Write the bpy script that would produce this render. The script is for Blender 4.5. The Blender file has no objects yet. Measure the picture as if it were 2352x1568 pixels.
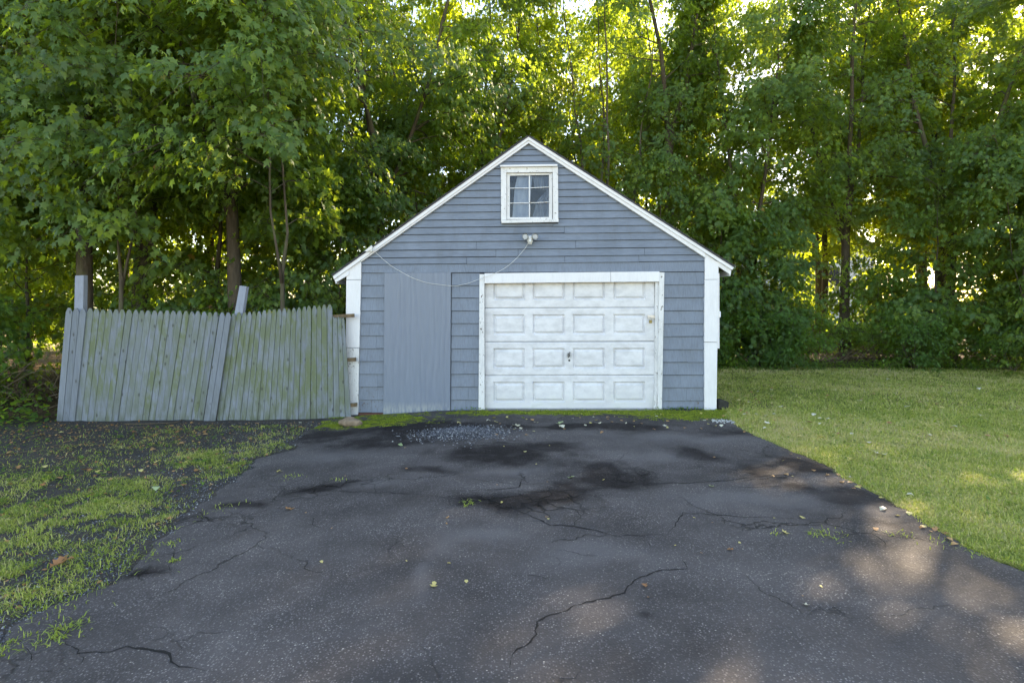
import bpy, math, random
import numpy as np
from mathutils import Vector, noise as mnoise
random.seed(7)
R = math.radians
SC = bpy.context.scene
COL = SC.collection

# ------------------------------------------------------------------ camera, sky, sun, exposure
HC = 1.68                     # eye height
FP = 2352 * 20 / 36           # focal length in units of a 2352-wide picture
HOR = 700.0
cam = bpy.data.objects.new('camera', bpy.data.cameras.new('camera'))
COL.objects.link(cam)
cam.location = (0, 0, HC)
cam.rotation_euler = (R(90), 0, 0)
cam.data.lens = 20; cam.data.sensor_width = 36
cam.data.shift_y = -(784 - HOR) / 2352
cam.data.clip_start = 0.05; cam.data.clip_end = 1500
SC.camera = cam

SUN_AZ, SUN_EL = 44.0, 30.0   # degrees clockwise from +Y (straight ahead), degrees up
w = bpy.data.worlds.new('World'); SC.world = w; w.use_nodes = True
nt = w.node_tree; bg = nt.nodes['Background']
sky = nt.nodes.new('ShaderNodeTexSky'); sky.sky_type = 'NISHITA'; sky.sun_disc = False
sky.sun_elevation = R(SUN_EL); sky.sun_rotation = R(SUN_AZ)
sky.air_density = 1.0; sky.dust_density = 0.6; sky.ozone_density = 1.5
nt.links.new(sky.outputs[0], bg.inputs[0]); bg.inputs[1].default_value = 0.15
sd = bpy.data.lights.new('sun', 'SUN'); sd.energy = 5.0; sd.angle = R(0.53); sd.color = (1.0, 0.90, 0.74)
so = bpy.data.objects.new('sun', sd); COL.objects.link(so)
d = Vector((math.sin(R(SUN_AZ)) * math.cos(R(SUN_EL)), math.cos(R(SUN_AZ)) * math.cos(R(SUN_EL)), math.sin(R(SUN_EL))))
so.rotation_euler = d.to_track_quat('Z', 'Y').to_euler(); so.location = (0, 0, 30)
SC.view_settings.view_transform = 'Standard'; SC.view_settings.look = 'None'
SC.view_settings.exposure = 2.25; SC.view_settings.gamma = 1.0
SC.view_settings.use_curve_mapping = False
SC.view_settings.use_white_balance = True; SC.view_settings.white_balance_temperature = 7900; SC.view_settings.white_balance_tint = 13   # the camera is balanced for open shade
SC.cycles.max_bounces = 8; SC.cycles.diffuse_bounces = 4; SC.cycles.transmission_bounces = 6
SC.cycles.glossy_bounces = 3; SC.cycles.caustics_reflective = False; SC.cycles.caustics_refractive = False
SC.cycles.use_denoising = True
SC.cycles.sample_clamp_indirect = 6

# ------------------------------------------------------------------ helpers
def at(x, y, Y):
    return Vector(((x - 1176) / FP * Y, Y, HC - (y - HOR) / FP * Y))
def gz(x, y):
    """height of the ground (numpy-friendly): it falls a hand's breadth towards the left"""
    t = np.clip((-0.4 - np.asarray(x, float)) / 2.8, 0, 1)
    return -0.11 * t * t * (3 - 2 * t) + 0.010 * np.sin(np.asarray(x) * 1.1 + 1) * np.sin(np.asarray(y, float) * 0.9) * np.clip((8.6 - np.asarray(y, float)) / 2, 0, 1)
def G(x, y):
    """the ground point seen at (x, y)"""
    z = 0.0
    for _ in range(8):
        Y = (HC - z) * FP / (y - HOR); X = (x - 1176) / FP * Y
        z = float(gz(X, Y))
    return Vector((X, Y, z))

def lattice(seed):
    g = np.random.default_rng(seed).random((256, 256))
    def f(x, y):
        x = np.asarray(x, float); y = np.asarray(y, float)
        xi = np.floor(x).astype(int); yi = np.floor(y).astype(int)
        fx = x - xi; fy = y - yi
        fx = fx * fx * (3 - 2 * fx); fy = fy * fy * (3 - 2 * fy)
        a = g[xi % 256, yi % 256]; b = g[(xi + 1) % 256, yi % 256]
        c = g[xi % 256, (yi + 1) % 256]; e = g[(xi + 1) % 256, (yi + 1) % 256]
        return (a * (1 - fx) + b * fx) * (1 - fy) + (c * (1 - fx) + e * fx) * fy
    return f
_l1, _l2, _l3 = lattice(1), lattice(2), lattice(3)
def vn(x, y, s=1.0):
    return (_l1(x * s, y * s) * 0.55 + _l2(x * s * 2.1, y * s * 2.1) * 0.28 + _l3(x * s * 4.3, y * s * 4.3) * 0.17)

class NT:
    def __init__(s, name):
        s.m = bpy.data.materials.new(name); s.m.use_nodes = True
        s.t = s.m.node_tree; s.t.nodes.clear()
        s.out = s.t.nodes.new('ShaderNodeOutputMaterial')
    def put(s, sock, v):
        if isinstance(v, bpy.types.NodeSocket): s.t.links.new(v, sock)
        elif isinstance(v, (tuple, list)):
            sock.default_value = tuple(v) + (1,) if len(v) == 3 and sock.type == 'RGBA' else tuple(v)
        else: sock.default_value = v
    def n(s, typ, ins=None, out=0, **props):
        nd = s.t.nodes.new('ShaderNode' + typ)
        for k, v in props.items(): setattr(nd, k, v)
        for k, v in (ins or {}).items(): s.put(nd.inputs[k], v)
        return nd.outputs[out]
    def coord(s, kind='Object', scale=(1, 1, 1), loc=(0, 0, 0)):
        c = s.t.nodes.new('ShaderNodeTexCoord').outputs[kind]
        return s.n('Mapping', {'Vector': c, 'Scale': scale, 'Location': loc})
    def noise(s, vec, scale, detail=3, rough=0.55, out=0):
        return s.n('TexNoise', {'Vector': vec, 'Scale': scale, 'Detail': detail, 'Roughness': rough}, out)
    def voro(s, vec, scale, feature='F1', out=0, rnd=1.0):
        return s.n('TexVoronoi', {'Vector': vec, 'Scale': scale, 'Randomness': rnd}, out, feature=feature)
    def ramp(s, fac, stops, interp='LINEAR'):
        nd = s.t.nodes.new('ShaderNodeValToRGB'); cr = nd.color_ramp; cr.interpolation = interp
        while len(cr.elements) < len(stops): cr.elements.new(0.5)
        for e, (p, c) in zip(cr.elements, stops):
            e.position = p
            if not isinstance(c, tuple): c = (c, c, c)
            e.color = c + (1,)
        s.put(nd.inputs[0], fac); return nd.outputs[0]
    def mix(s, fac, a, b, blend='MIX'):
        nd = s.t.nodes.new('ShaderNodeMix'); nd.data_type = 'RGBA'; nd.blend_type = blend
        s.put(nd.inputs[0], fac); s.put(nd.inputs[6], a); s.put(nd.inputs[7], b); return nd.outputs[2]
    def math(s, op, a, b=0.0):
        nd = s.t.nodes.new('ShaderNodeMath'); nd.operation = op; s.put(nd.inputs[0], a); s.put(nd.inputs[1], b); return nd.outputs[0]
    def attr(s, name, out='Fac'):
        nd = s.t.nodes.new('ShaderNodeAttribute'); nd.attribute_name = name; return nd.outputs[out]
    def bump(s, h, dist, strength=1.0, normal=None):
        i = {'Height': h, 'Distance': dist, 'Strength': strength}
        if normal is not None: i['Normal'] = normal
        return s.n('Bump', i)
    def princ(s, color, rough=0.7, spec=0.3, bump=None, metal=0.0, alpha=None):
        i = {'Base Color': color, 'Roughness': rough, 'Specular IOR Level': spec, 'Metallic': metal}
        if bump is not None: i['Normal'] = bump
        sh = s.n('BsdfPrincipled', i)
        return sh
    def done(s, shader):
        s.t.links.new(shader, s.out.inputs[0]); return s.m

class MB:
    """collects vertices and faces; build() links them as ONE mesh object"""
    def __init__(s): s.v = []; s.f = []; s.at = {}
    def add(s, vs, fs):
        o = len(s.v); s.v.extend([tuple(v) for v in vs]); s.f.extend([tuple(i + o for i in f) for f in fs]); return s
    def box(s, x0, x1, y0, y1, z0, z1):
        return s.add([(x0, y0, z0), (x1, y0, z0), (x1, y1, z0), (x0, y1, z0), (x0, y0, z1), (x1, y0, z1), (x1, y1, z1), (x0, y1, z1)],
                     [(3, 2, 1, 0), (4, 5, 6, 7), (0, 1, 5, 4), (1, 2, 6, 5), (2, 3, 7, 6), (3, 0, 4, 7)])
    def prism(s, poly, yf, yb):
        """poly: list of (x, z); yf: front y, a number or a function of (x, z); yb: back y"""
        a = sum(poly[i][0] * poly[(i + 1) % len(poly)][1] - poly[(i + 1) % len(poly)][0] * poly[i][1] for i in range(len(poly)))
        if a < 0: poly = poly[::-1]
        n = len(poly); F = yf if callable(yf) else (lambda x, z: yf)
        vs = [(x, F(x, z), z) for x, z in poly] + [(x, yb, z) for x, z in poly]
        fs = [tuple(range(n)), tuple(range(2 * n - 1, n - 1, -1))] + [(i, i + n, (i + 1) % n + n, (i + 1) % n) for i in range(n)]
        return s.add(vs, fs)
    def tube(s, pts, rad, n=6, cap=True):
        pts = [Vector(p) for p in pts]; k = len(pts)
        if not hasattr(rad, '__len__'): rad = [rad] * k
        o = len(s.v); ref = None
        for i, p in enumerate(pts):
            t = (pts[min(i + 1, k - 1)] - pts[max(i - 1, 0)]).normalized()
            if ref is None: ref = t.orthogonal().normalized()
            ref = (ref - t * ref.dot(t)).normalized(); b = t.cross(ref)
            for j in range(n):
                a = 2 * math.pi * j / n
                s.v.append(tuple(p + (ref * math.cos(a) + b * math.sin(a)) * rad[i]))
        for i in range(k - 1):
            for j in range(n):
                a = o + i * n + j; c = o + i * n + (j + 1) % n
                s.f.append((a, c, c + n, a + n))
        if cap:
            s.f.append(tuple(o + j for j in reversed(range(n)))); s.f.append(tuple(o + (k - 1) * n + j for j in range(n)))
        return s
    def build(s, name, m, parent=None, smooth=False, bevel=0.0):
        me = bpy.data.meshes.new(name); me.from_pydata(s.v, [], s.f); me.update()
        if smooth: me.polygons.foreach_set('use_smooth', [True] * len(me.polygons))
        return link(name, me, m, parent, bevel)

def link(name, me, m, parent=None, bevel=0.0):
    o = bpy.data.objects.new(name, me); COL.objects.link(o)
    if m is not None and not me.materials: me.materials.append(m)
    if parent is not None: o.parent = parent
    if bevel:
        b = o.modifiers.new('bevel', 'BEVEL'); b.width = bevel; b.segments = 1; b.limit_method = 'ANGLE'
    return o
def tag(o, label=None, cat=None, group=None, kind=None):
    if label: o['label'] = label
    if cat: o['category'] = cat
    if group: o['group'] = group
    if kind: o['kind'] = kind
    return o
def empty(name, loc=(0, 0, 0)):
    o = bpy.data.objects.new(name, None); COL.objects.link(o); o.location = loc; o.empty_display_size = 0.2; return o
def npmesh(name, V, F, attrs=None, smooth=False, npoly=3):
    """V (n,3), F (m,npoly) arrays -> mesh, with point attributes"""
    me = bpy.data.meshes.new(name); V = np.asarray(V, np.float32); F = np.asarray(F, np.int32)
    me.vertices.add(len(V)); me.vertices.foreach_set('co', V.ravel())
    me.loops.add(F.size); me.loops.foreach_set('vertex_index', F.ravel())
    me.polygons.add(len(F)); me.polygons.foreach_set('loop_start', np.arange(0, F.size, npoly, dtype=np.int32))
    me.update(calc_edges=True)
    for k, a in (attrs or {}).items():
        at_ = me.attributes.new(k, 'FLOAT', 'POINT'); at_.data.foreach_set('value', np.asarray(a, np.float32))
    if smooth: me.polygons.foreach_set('use_smooth', np.ones(len(F), bool))
    me.update(); return me
def grid(name, X, Y, Z, attrs=None, smooth=True):
    r, c = X.shape; idx = np.arange(r * c).reshape(r, c)
    F = np.stack([idx[:-1, :-1], idx[:-1, 1:], idx[1:, 1:], idx[1:, :-1]], -1).reshape(-1, 4)
    V = np.stack([X, Y, Z], -1).reshape(-1, 3)
    return npmesh(name, V, F, {k: a.ravel() for k, a in (attrs or {}).items()}, smooth, 4)

# ------------------------------------------------------------------ materials
def m_painted(name, col, var=0.06, chip=0.0, rough=0.55, grain=(60, 60, 6), dirt=(0.10, 0.09, 0.07), dirtamt=0.15, bumpd=0.0012):
    s = NT(name); c = s.coord('Object'); r = s.n('ObjectInfo', out=5) if False else s.t.nodes.new('ShaderNodeObjectInfo').outputs['Random']
    cg = s.coord('Object', grain)
    g = s.noise(cg, 1.0, 4); big = s.noise(c, 2.3, 4)
    d = s.ramp(s.math('ADD', s.math('MULTIPLY', g, 0.5), s.math('MULTIPLY', big, 0.5)), [(0.35, 1 - var), (0.62, 1 + var * 0.3)])
    base = s.mix(1.0, col, d, 'MULTIPLY')
    base = s.mix(s.math('MULTIPLY', r, 0.10), base, tuple(x * 0.75 for x in col))
    dm = s.ramp(s.noise(s.coord('Object', (9, 9, 3)), 1.0, 5, 0.7), [(0.52, 0.0), (0.74, 1.0)])
    base = s.mix(s.math('MULTIPLY', dm, dirtamt), base, dirt)
    if chip > 0:
        ch = s.ramp(s.noise(s.coord('Object', (26, 26, 18)), 1.0, 5, 0.7), [(0.72 - chip, 0.0), (0.735 - chip, 1.0)], 'LINEAR')
        base = s.mix(ch, base, (0.11, 0.08, 0.06))
    return s.done(s.princ(base, rough, 0.35, s.bump(g, bumpd)))
SIDE = (0.180, 0.216, 0.268)
M = {}
M['siding'] = m_painted('blue_grey_siding_paint', SIDE, 0.24, 0.008, 0.5, (7, 60, 60), dirtamt=0.18)
M['shingle'] = m_painted('blue_grey_shingle_paint', SIDE, 0.22, 0.012, 0.5, (70, 70, 6), dirtamt=0.18)
M['shingle_worn'] = m_painted('peeling_shingle_paint', SIDE, 0.2, 0.10, 0.5, (70, 70, 6), dirtamt=0.3)
M['white'] = m_painted('white_trim_paint', (0.78, 0.78, 0.79), 0.07, 0.0, 0.45, (50, 50, 7), dirtamt=0.10)
M['white_worn'] = m_painted('peeling_white_paint', (0.74, 0.74, 0.73), 0.12, 0.10, 0.5, (50, 50, 12), dirtamt=0.30)
M['plastic'] = m_painted('white_plastic', (0.72, 0.72, 0.69), 0.04, 0, 0.35, dirtamt=0.1, bumpd=0.0002)

def m_ply():
    s = NT('painted_plywood'); c = s.coord('Object', (14, 14, 1.3))
    d = s.noise(s.coord('Object', (3, 3, 1.5)), 1.0, 2)
    wv = s.n('TexWave', {'Vector': s.coord('Object', (1, 1, 0.16)), 'Scale': 3.0, 'Distortion': 9.0, 'Detail': 3.0, 'Detail Scale': 1.2}, out=1)
    g = s.noise(c, 2.0, 4)
    base = s.mix(1.0, (0.182, 0.218, 0.275), s.ramp(g, [(0.3, 0.93), (0.7, 1.03)]), 'MULTIPLY')
    base = s.mix(s.ramp(s.noise(s.coord('Object', (2, 2, 2)), 1.0, 4), [(0.5, 0.0), (0.8, 0.35)]), base, (0.16, 0.19, 0.26))
    z = s.n('SeparateXYZ', {0: s.t.nodes.new('ShaderNodeTexCoord').outputs['Object']}, 2)
    lo = s.math('MULTIPLY', s.ramp(z, [(0.0, 1.0), (0.14, 0.0)]), s.ramp(s.noise(s.coord('Object', (30, 30, 9)), 1.0, 4), [(0.35, 0.0), (0.6, 1.0)]))
    base = s.mix(s.math('MULTIPLY', lo, 0.8), base, (0.36, 0.38, 0.36))
    h = s.math('ADD', s.math('MULTIPLY', wv, 0.8), s.math('MULTIPLY', g, 0.12))
    return s.done(s.princ(base, 0.42, 0.4, s.bump(h, 0.012, 0.7)))
M['plywood'] = m_ply()

def m_door():
    s = NT('dented_white_door'); c = s.coord('Object')
    n1 = s.noise(s.coord('Object', (2.4, 2.4, 3.1)), 1.0, 3, 0.5)
    n2 = s.noise(s.coord('Object', (70, 70, 3)), 1.0, 3)
    n3 = s.noise(s.coord('Object', (5, 5, 9)), 1.0, 5, 0.65)
    base = s.mix(1.0, (0.70, 0.70, 0.71), s.ramp(n3, [(0.35, 0.84), (0.6, 1.03)]), 'MULTIPLY')
    z = s.n('SeparateXYZ', {0: s.t.nodes.new('ShaderNodeTexCoord').outputs['Object']}, 2)
    low = s.math('MULTIPLY', s.ramp(z, [(0.0, 1.0), (0.35, 0.0)]), s.ramp(n3, [(0.4, 0.0), (0.7, 1.0)]))
    base = s.mix(s.math('MULTIPLY', low, 0.6), base, (0.40, 0.42, 0.33))
    h = s.math('ADD', s.math('MULTIPLY', n1, 1.0), s.math('MULTIPLY', n2, 0.02))
    return s.done(s.princ(base, 0.38, 0.45, s.bump(h, 0.05, 0.35)))
M['door'] = m_door()

def m_simple(name, col, rough=0.7, metal=0.0, scale=8, var=0.25, bumpd=0.002, spec=0.3):
    s = NT(name); n = s.noise(s.coord('Object'), scale, 4)
    base = s.mix(1.0, col, s.ramp(n, [(0.3, 1 - var), (0.7, 1 + var * 0.4)]), 'MULTIPLY')
    return s.done(s.princ(base, rough, spec, s.bump(n, bumpd), metal))
M['dark'] = m_simple('shadow_line_backing_paper', (0.03, 0.033, 0.045), 0.9)  # tar paper; its near-black colour also draws the shadow lines between boards
M['dark_room_sheet'] = m_simple('painted_room_darkness', (0.022, 0.018, 0.015), 0.9)  # darkness of the unlit room, put into a near-black colour
M['roofing'] = m_simple('asphalt_roofing', (0.07, 0.07, 0.075), 0.9, scale=40)
M['soffit'] = m_simple('brown_eave_boards', (0.10, 0.08, 0.065), 0.8)
M['steel'] = m_simple('galvanised_steel', (0.5, 0.5, 0.52), 0.35, 1.0, bumpd=0.0003)
M['brass'] = m_simple('tarnished_brass', (0.28, 0.22, 0.09), 0.45, 0.8, bumpd=0.0003)
M['dark_steel'] = m_simple('dark_steel', (0.12, 0.12, 0.12), 0.35, 0.8, bumpd=0.0003)
M['flakes'] = m_simple('dirty_paint_flakes', (0.45, 0.45, 0.42), 0.8)
M['black'] = m_simple('black_metal', (0.02, 0.02, 0.02), 0.5, bumpd=0.0003)
M['oldwood'] = m_simple('weathered_rail_wood', (0.17, 0.12, 0.07), 0.85, scale=20, var=0.4)
M['concrete'] = m_simple('old_concrete', (0.30, 0.29, 0.26), 0.9, scale=30, var=0.35)
M['darkblock'] = m_simple('mossy_dark_block', (0.035, 0.035, 0.03), 0.8, scale=14, var=0.4)
M['rock'] = m_simple('brown_stone', (0.26, 0.19, 0.13), 0.85, scale=12, var=0.35, bumpd=0.01)
M['blue'] = m_simple('blue_plastic_bin', (0.015, 0.03, 0.10), 0.5, bumpd=0.0005)
M['paleblue'] = m_simple('pale_blue_house_siding', (0.50, 0.56, 0.62), 0.7)
M['tan'] = m_simple('tan_timber_boards', (0.42, 0.33, 0.21), 0.85, scale=5, var=0.3)
M['twig'] = m_simple('dry_twig_bark', (0.13, 0.10, 0.065), 0.9, scale=20)
M['gravel'] = None

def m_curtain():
    s = NT('dark_grey_curtain'); n = s.noise(s.coord('Object', (16, 16, 2)), 1.0, 3)
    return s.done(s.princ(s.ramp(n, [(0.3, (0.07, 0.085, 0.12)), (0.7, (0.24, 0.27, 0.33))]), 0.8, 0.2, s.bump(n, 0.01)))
M['curtain'] = m_curtain()  # right-hand curtains, coloured in greys darker than the left sheet
s_ = NT('bright_sheet'); M['sheet'] = s_.done(s_.princ(s_.ramp(s_.noise(s_.coord('Object', (9, 9, 2)), 1.0, 2), [(0.3, (0.30, 0.34, 0.42)), (0.7, (0.50, 0.54, 0.62))]), 0.8, 0.2))
def m_glass():
    s = NT('old_window_glass')
    n = s.noise(s.coord('Object', (5, 5, 5)), 1.0, 2)
    gl = s.n('BsdfGlossy', {'Color': (0.9, 0.93, 1.0), 'Roughness': 0.04, 'Normal': s.bump(n, 0.01, 0.4)})
    tr = s.n('BsdfTransparent', {'Color': (0.85, 0.88, 0.9)})
    fr = s.n('Fresnel', {'IOR': 1.5})
    return s.done(s.n('MixShader', {0: s.math('MULTIPLY', fr, 0.55), 1: tr, 2: gl}))
M['glass'] = m_glass()

def m_picket(green=0.85, name='mildewed_grey_picket'):
    s = NT(name); r = s.t.nodes.new('ShaderNodeObjectInfo').outputs['Random']
    off = s.n('CombineXYZ', {0: s.math('MULTIPLY', r, 37.0), 1: 0.0, 2: s.math('MULTIPLY', r, 53.0)})
    c0 = s.t.nodes.new('ShaderNodeTexCoord').outputs['Object']
    cc = s.n('VectorMath', {0: c0, 1: off}, operation='ADD')
    g = s.noise(s.n('Mapping', {'Vector': cc, 'Scale': (55, 55, 3.5)}), 1.0, 4)
    st = s.noise(s.n('Mapping', {'Vector': cc, 'Scale': (11, 11, 3.2)}), 1.0, 5, 0.65)
    kn = s.voro(s.n('Mapping', {'Vector': cc, 'Scale': (9, 9, 4.5)}), 1.0)
    wor = s.noise(s.n('Mapping', {'Vector': c0, 'Scale': (1.0, 1, 1.4)}), 1.0, 3)
    base = s.mix(1.0, (0.195, 0.219, 0.252), s.ramp(g, [(0.3, 0.8), (0.7, 1.06)]), 'MULTIPLY')
    base = s.mix(s.math('MULTIPLY', r, 0.3), base, (0.30, 0.33, 0.36))
    gr = s.math('MULTIPLY', s.ramp(st, [(0.36, 0.0), (0.56, 1.0)]), s.ramp(wor, [(0.30, 0.35), (0.55, 1.0)]))
    base = s.mix(s.math('MULTIPLY', gr, green), base, (0.150, 0.180, 0.100))
    z = s.n('SeparateXYZ', {0: c0}, 2)
    low = s.math('MULTIPLY', s.ramp(z, [(0.0, 1.0), (0.45, 0.25)]), s.ramp(st, [(0.42, 0.0), (0.7, 1.0)]))
    base = s.mix(s.math('MULTIPLY', low, 0.6), base, (0.07, 0.075, 0.05))
    base = s.mix(s.math('MULTIPLY', s.ramp(kn, [(0.08, 1.0), (0.17, 0.0)]), 0.75), base, (0.06, 0.06, 0.05))
    return s.done(s.princ(base, 0.75, 0.2, s.bump(g, 0.0015)))
M['picket'] = m_picket(0.62)
M['picket_green'] = m_picket(1.0, 'green_mildewed_picket')
M['picket_clean'] = m_picket(0.12, 'clean_grey_picket')

def m_leaf(name, stops, trans=(0.60, 0.62, 0.03), tfac=0.52, rough=0.5):
    s = NT(name); a = s.attr('rnd'); r = s.t.nodes.new('ShaderNodeObjectInfo').outputs['Random']
    col = s.ramp(a, stops)
    col = s.mix(s.math('MULTIPLY', r, 0.35), col, s.mix(0.5, col, (0.10, 0.16, 0.03)))
    p = s.princ(col, rough, 0.5)
    tc = s.mix(0.5, s.mix(1.0, col, (3.2, 3.2, 1.2), 'MULTIPLY'), trans)
    t = s.n('BsdfTranslucent', {'Color': tc})
    return s.done(s.n('MixShader', {0: tfac, 1: p, 2: t}))
GREENS = [(0.0, (0.042, 0.098, 0.036)), (0.35, (0.070, 0.150, 0.048)), (0.7, (0.115, 0.205, 0.052)), (0.93, (0.18, 0.26, 0.05)), (0.975, (0.26, 0.27, 0.04)), (1.0, (0.24, 0.09, 0.04))]
M['leaf'] = m_leaf('maple_leaves', GREENS)
M['leaf_far'] = m_leaf('sun_coloured_far_leaves', [(0.0, (0.08, 0.15, 0.02)), (0.6, (0.16, 0.24, 0.03)), (1.0, (0.28, 0.32, 0.04))], (0.80, 0.74, 0.04), 0.6)  # yellower leaf copy for the back row; sunlight brightness put into its colour
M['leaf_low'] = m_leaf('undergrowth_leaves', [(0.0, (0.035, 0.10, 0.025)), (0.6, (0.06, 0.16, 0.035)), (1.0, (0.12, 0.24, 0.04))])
M['grass'] = m_leaf('lawn_grass', [(0.0, (0.11, 0.16, 0.03)), (0.25, (0.24, 0.31, 0.05)), (0.55, (0.42, 0.44, 0.11)), (0.8, (0.56, 0.50, 0.21)), (1.0, (0.62, 0.50, 0.31))], (0.42, 0.52, 0.08), 0.28, 0.6)
M['fallen_yellow'] = m_leaf('fallen_yellow_leaf', [(0, (0.50, 0.40, 0.08)), (1, (0.62, 0.52, 0.20))], (0.5, 0.4, 0.1), 0.15)
M['fallen_brown'] = m_leaf('fallen_brown_leaf', [(0, (0.30, 0.12, 0.04)), (1, (0.46, 0.25, 0.10))], (0.4, 0.2, 0.1), 0.1)
M['fallen_pale'] = m_leaf('fallen_pale_leaf', [(0, (0.52, 0.47, 0.33)), (1, (0.66, 0.62, 0.48))], (0.5, 0.5, 0.3), 0.1)
M['fallen_green'] = m_leaf('fallen_green_leaf', [(0, (0.28, 0.38, 0.16)), (1, (0.42, 0.50, 0.26))], (0.3, 0.4, 0.1), 0.15)
def m_bark(name, a, b):
    s = NT(name); n = s.noise(s.coord('Object', (18, 18, 4)), 1.0, 5, 0.65); m = s.noise(s.coord('Object', (3, 3, 2)), 1.0, 3)
    col = s.mix(n, a, b); col = s.mix(s.ramp(m, [(0.5, 0.0), (0.75, 0.6)]), col, (0.14, 0.16, 0.07))
    return s.done(s.princ(col, 0.9, 0.15, s.bump(n, 0.03)))
M['bark'] = m_bark('grey_brown_bark', (0.035, 0.028, 0.021), (0.17, 0.135, 0.10))
M['birch'] = m_bark('pale_birch_bark', (0.16, 0.14, 0.11), (0.55, 0.50, 0.42))

def m_asphalt():
    s = NT('cracked_asphalt'); c = s.t.nodes.new('ShaderNodeTexCoord').outputs['Object']
    cc = s.n('Mapping', {'Vector': c, 'Scale': (1, 1, 0.01)})
    cell = s.voro(cc, 88.0, 'F1', 1)                      # colour of each stone
    cd = s.voro(cc, 88.0, 'F1', 0)
    cs = s.n('SeparateColor', {0: cell}, 0); cs2 = s.n('SeparateColor', {0: cell}, 1)
    cell2 = s.voro(cc, 46.0, 'F1', 1); cd2 = s.voro(cc, 46.0, 'F1', 0); c2 = s.n('SeparateColor', {0: cell2}, 0)
    binder = s.mix(s.noise(cc, 3.0, 4), (0.035, 0.0325, 0.032), (0.068, 0.063, 0.062))
    stone = s.ramp(cs, [(0.0, (0.03, 0.03, 0.033)), (0.35, (0.072, 0.068, 0.069)), (0.7, (0.125, 0.118, 0.117)), (0.97, (0.175, 0.166, 0.160)), (1.0, (0.33, 0.31, 0.27))])
    cover = s.noise(cc, 1.1, 4)
    sm = s.math('MULTIPLY', s.ramp(cd, [(0.30, 1.0), (0.50, 0.0)]), s.ramp(cs2, [(0.15, 0.0), (0.35, 1.0)]))
    wet = s.attr('damp')
    smooth_ = s.ramp(s.noise(cc, 1.7, 5, 0.65), [(0.38, 1.0), (0.66, 0.3)])
    sm = s.math('MULTIPLY', sm, smooth_)
    col = s.mix(sm, binder, stone)
    s2 = s.math('MULTIPLY', s.ramp(cd2, [(0.12, 1.0), (0.19, 0.0)]), s.ramp(c2, [(0.90, 0.0), (0.93, 1.0)]))
    col = s.mix(s.math('MULTIPLY', s2, 0.6), col, (0.18, 0.17, 0.155))
    tint = s.ramp(s.noise(cc, 0.9, 5, 0.6), [(0.30, (0.86, 0.82, 0.79)), (0.50, (1.5, 1.43, 1.38)), (0.72, (2.2, 2.09, 2.0))])
    col = s.mix(1.0, col, tint, 'MULTIPLY')
    # damp old patches and worn pale patches have their own shapes
    wn = s.ramp(s.math('ADD', wet, s.math('MULTIPLY', s.math('SUBTRACT', s.noise(cc, 4.5, 6, 0.7), 0.5), 1.3)), [(0.18, 0.0), (1.0, 0.92)])
    col = s.mix(s.math('MULTIPLY', wn, 0.88), col, s.mix(0.14, (0.0100, 0.0085, 0.0080), col))
    pale = s.attr('pale')
    col = s.mix(s.math('MULTIPLY', pale, 0.75), col, (0.150, 0.138, 0.135))
    # fine net of cracks where the surface has broken up
    dist = s.n('VectorMath', {0: cc, 1: s.n('VectorMath', {0: s.noise(cc, 5.0, 3, out=1), 'Scale': 0.25}, operation='SCALE')}, operation='ADD')
    ve = s.voro(dist, 4.4, 'DISTANCE_TO_EDGE'); vf = s.voro(dist, 1.25, 'DISTANCE_TO_EDGE')
    net = s.math('MULTIPLY', s.ramp(ve, [(0.02, 1.0), (0.075, 0.0)]), s.attr('net'))
    net2 = s.math('MULTIPLY', s.ramp(vf, [(0.003, 0.7), (0.010, 0.0)]), s.ramp(s.noise(cc, 0.7, 2), [(0.5, 0.0), (0.6, 1.0)]))
    net = s.math('MAXIMUM', net, net2)
    col = s.mix(net, col, (0.008, 0.008, 0.007))
    # moss
    mo = s.math('ADD', s.attr('moss'), s.math('MULTIPLY', s.math('SUBTRACT', s.noise(cc, 6.0, 6, 0.7), 0.5), 1.9))
    mf = s.ramp(mo, [(0.58, 0.0), (0.74, 1.0)])
    mcol = s.ramp(s.noise(cc, 9.0, 6, 0.7), [(0.3, (0.05, 0.07, 0.010)), (0.5, (0.16, 0.20, 0.012)), (0.72, (0.36, 0.38, 0.03))])
    col = s.mix(mf, col, mcol)
    h = s.math('ADD', s.math('MULTIPLY', s.math('SUBTRACT', 1.0, cd), 0.004), s.math('MULTIPLY', net, -0.02))
    h = s.math('ADD', h, s.math('MULTIPLY', mf, s.math('MULTIPLY', s.noise(cc, 60.0, 3), 0.02)))
    h = s.math('ADD', h, s.math('MULTIPLY', s.noise(cc, 2.0, 3), 0.02))
    rough = s.mix(mf, s.mix(wn, (0.85,) * 3, (0.9,) * 3), (0.95,) * 3)
    return s.done(s.princ(col, rough, s.mix(wn, (0.22,) * 3, (0.04,) * 3), s.bump(h, 1.0, 0.8)))
M['asphalt'] = m_asphalt()

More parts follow.
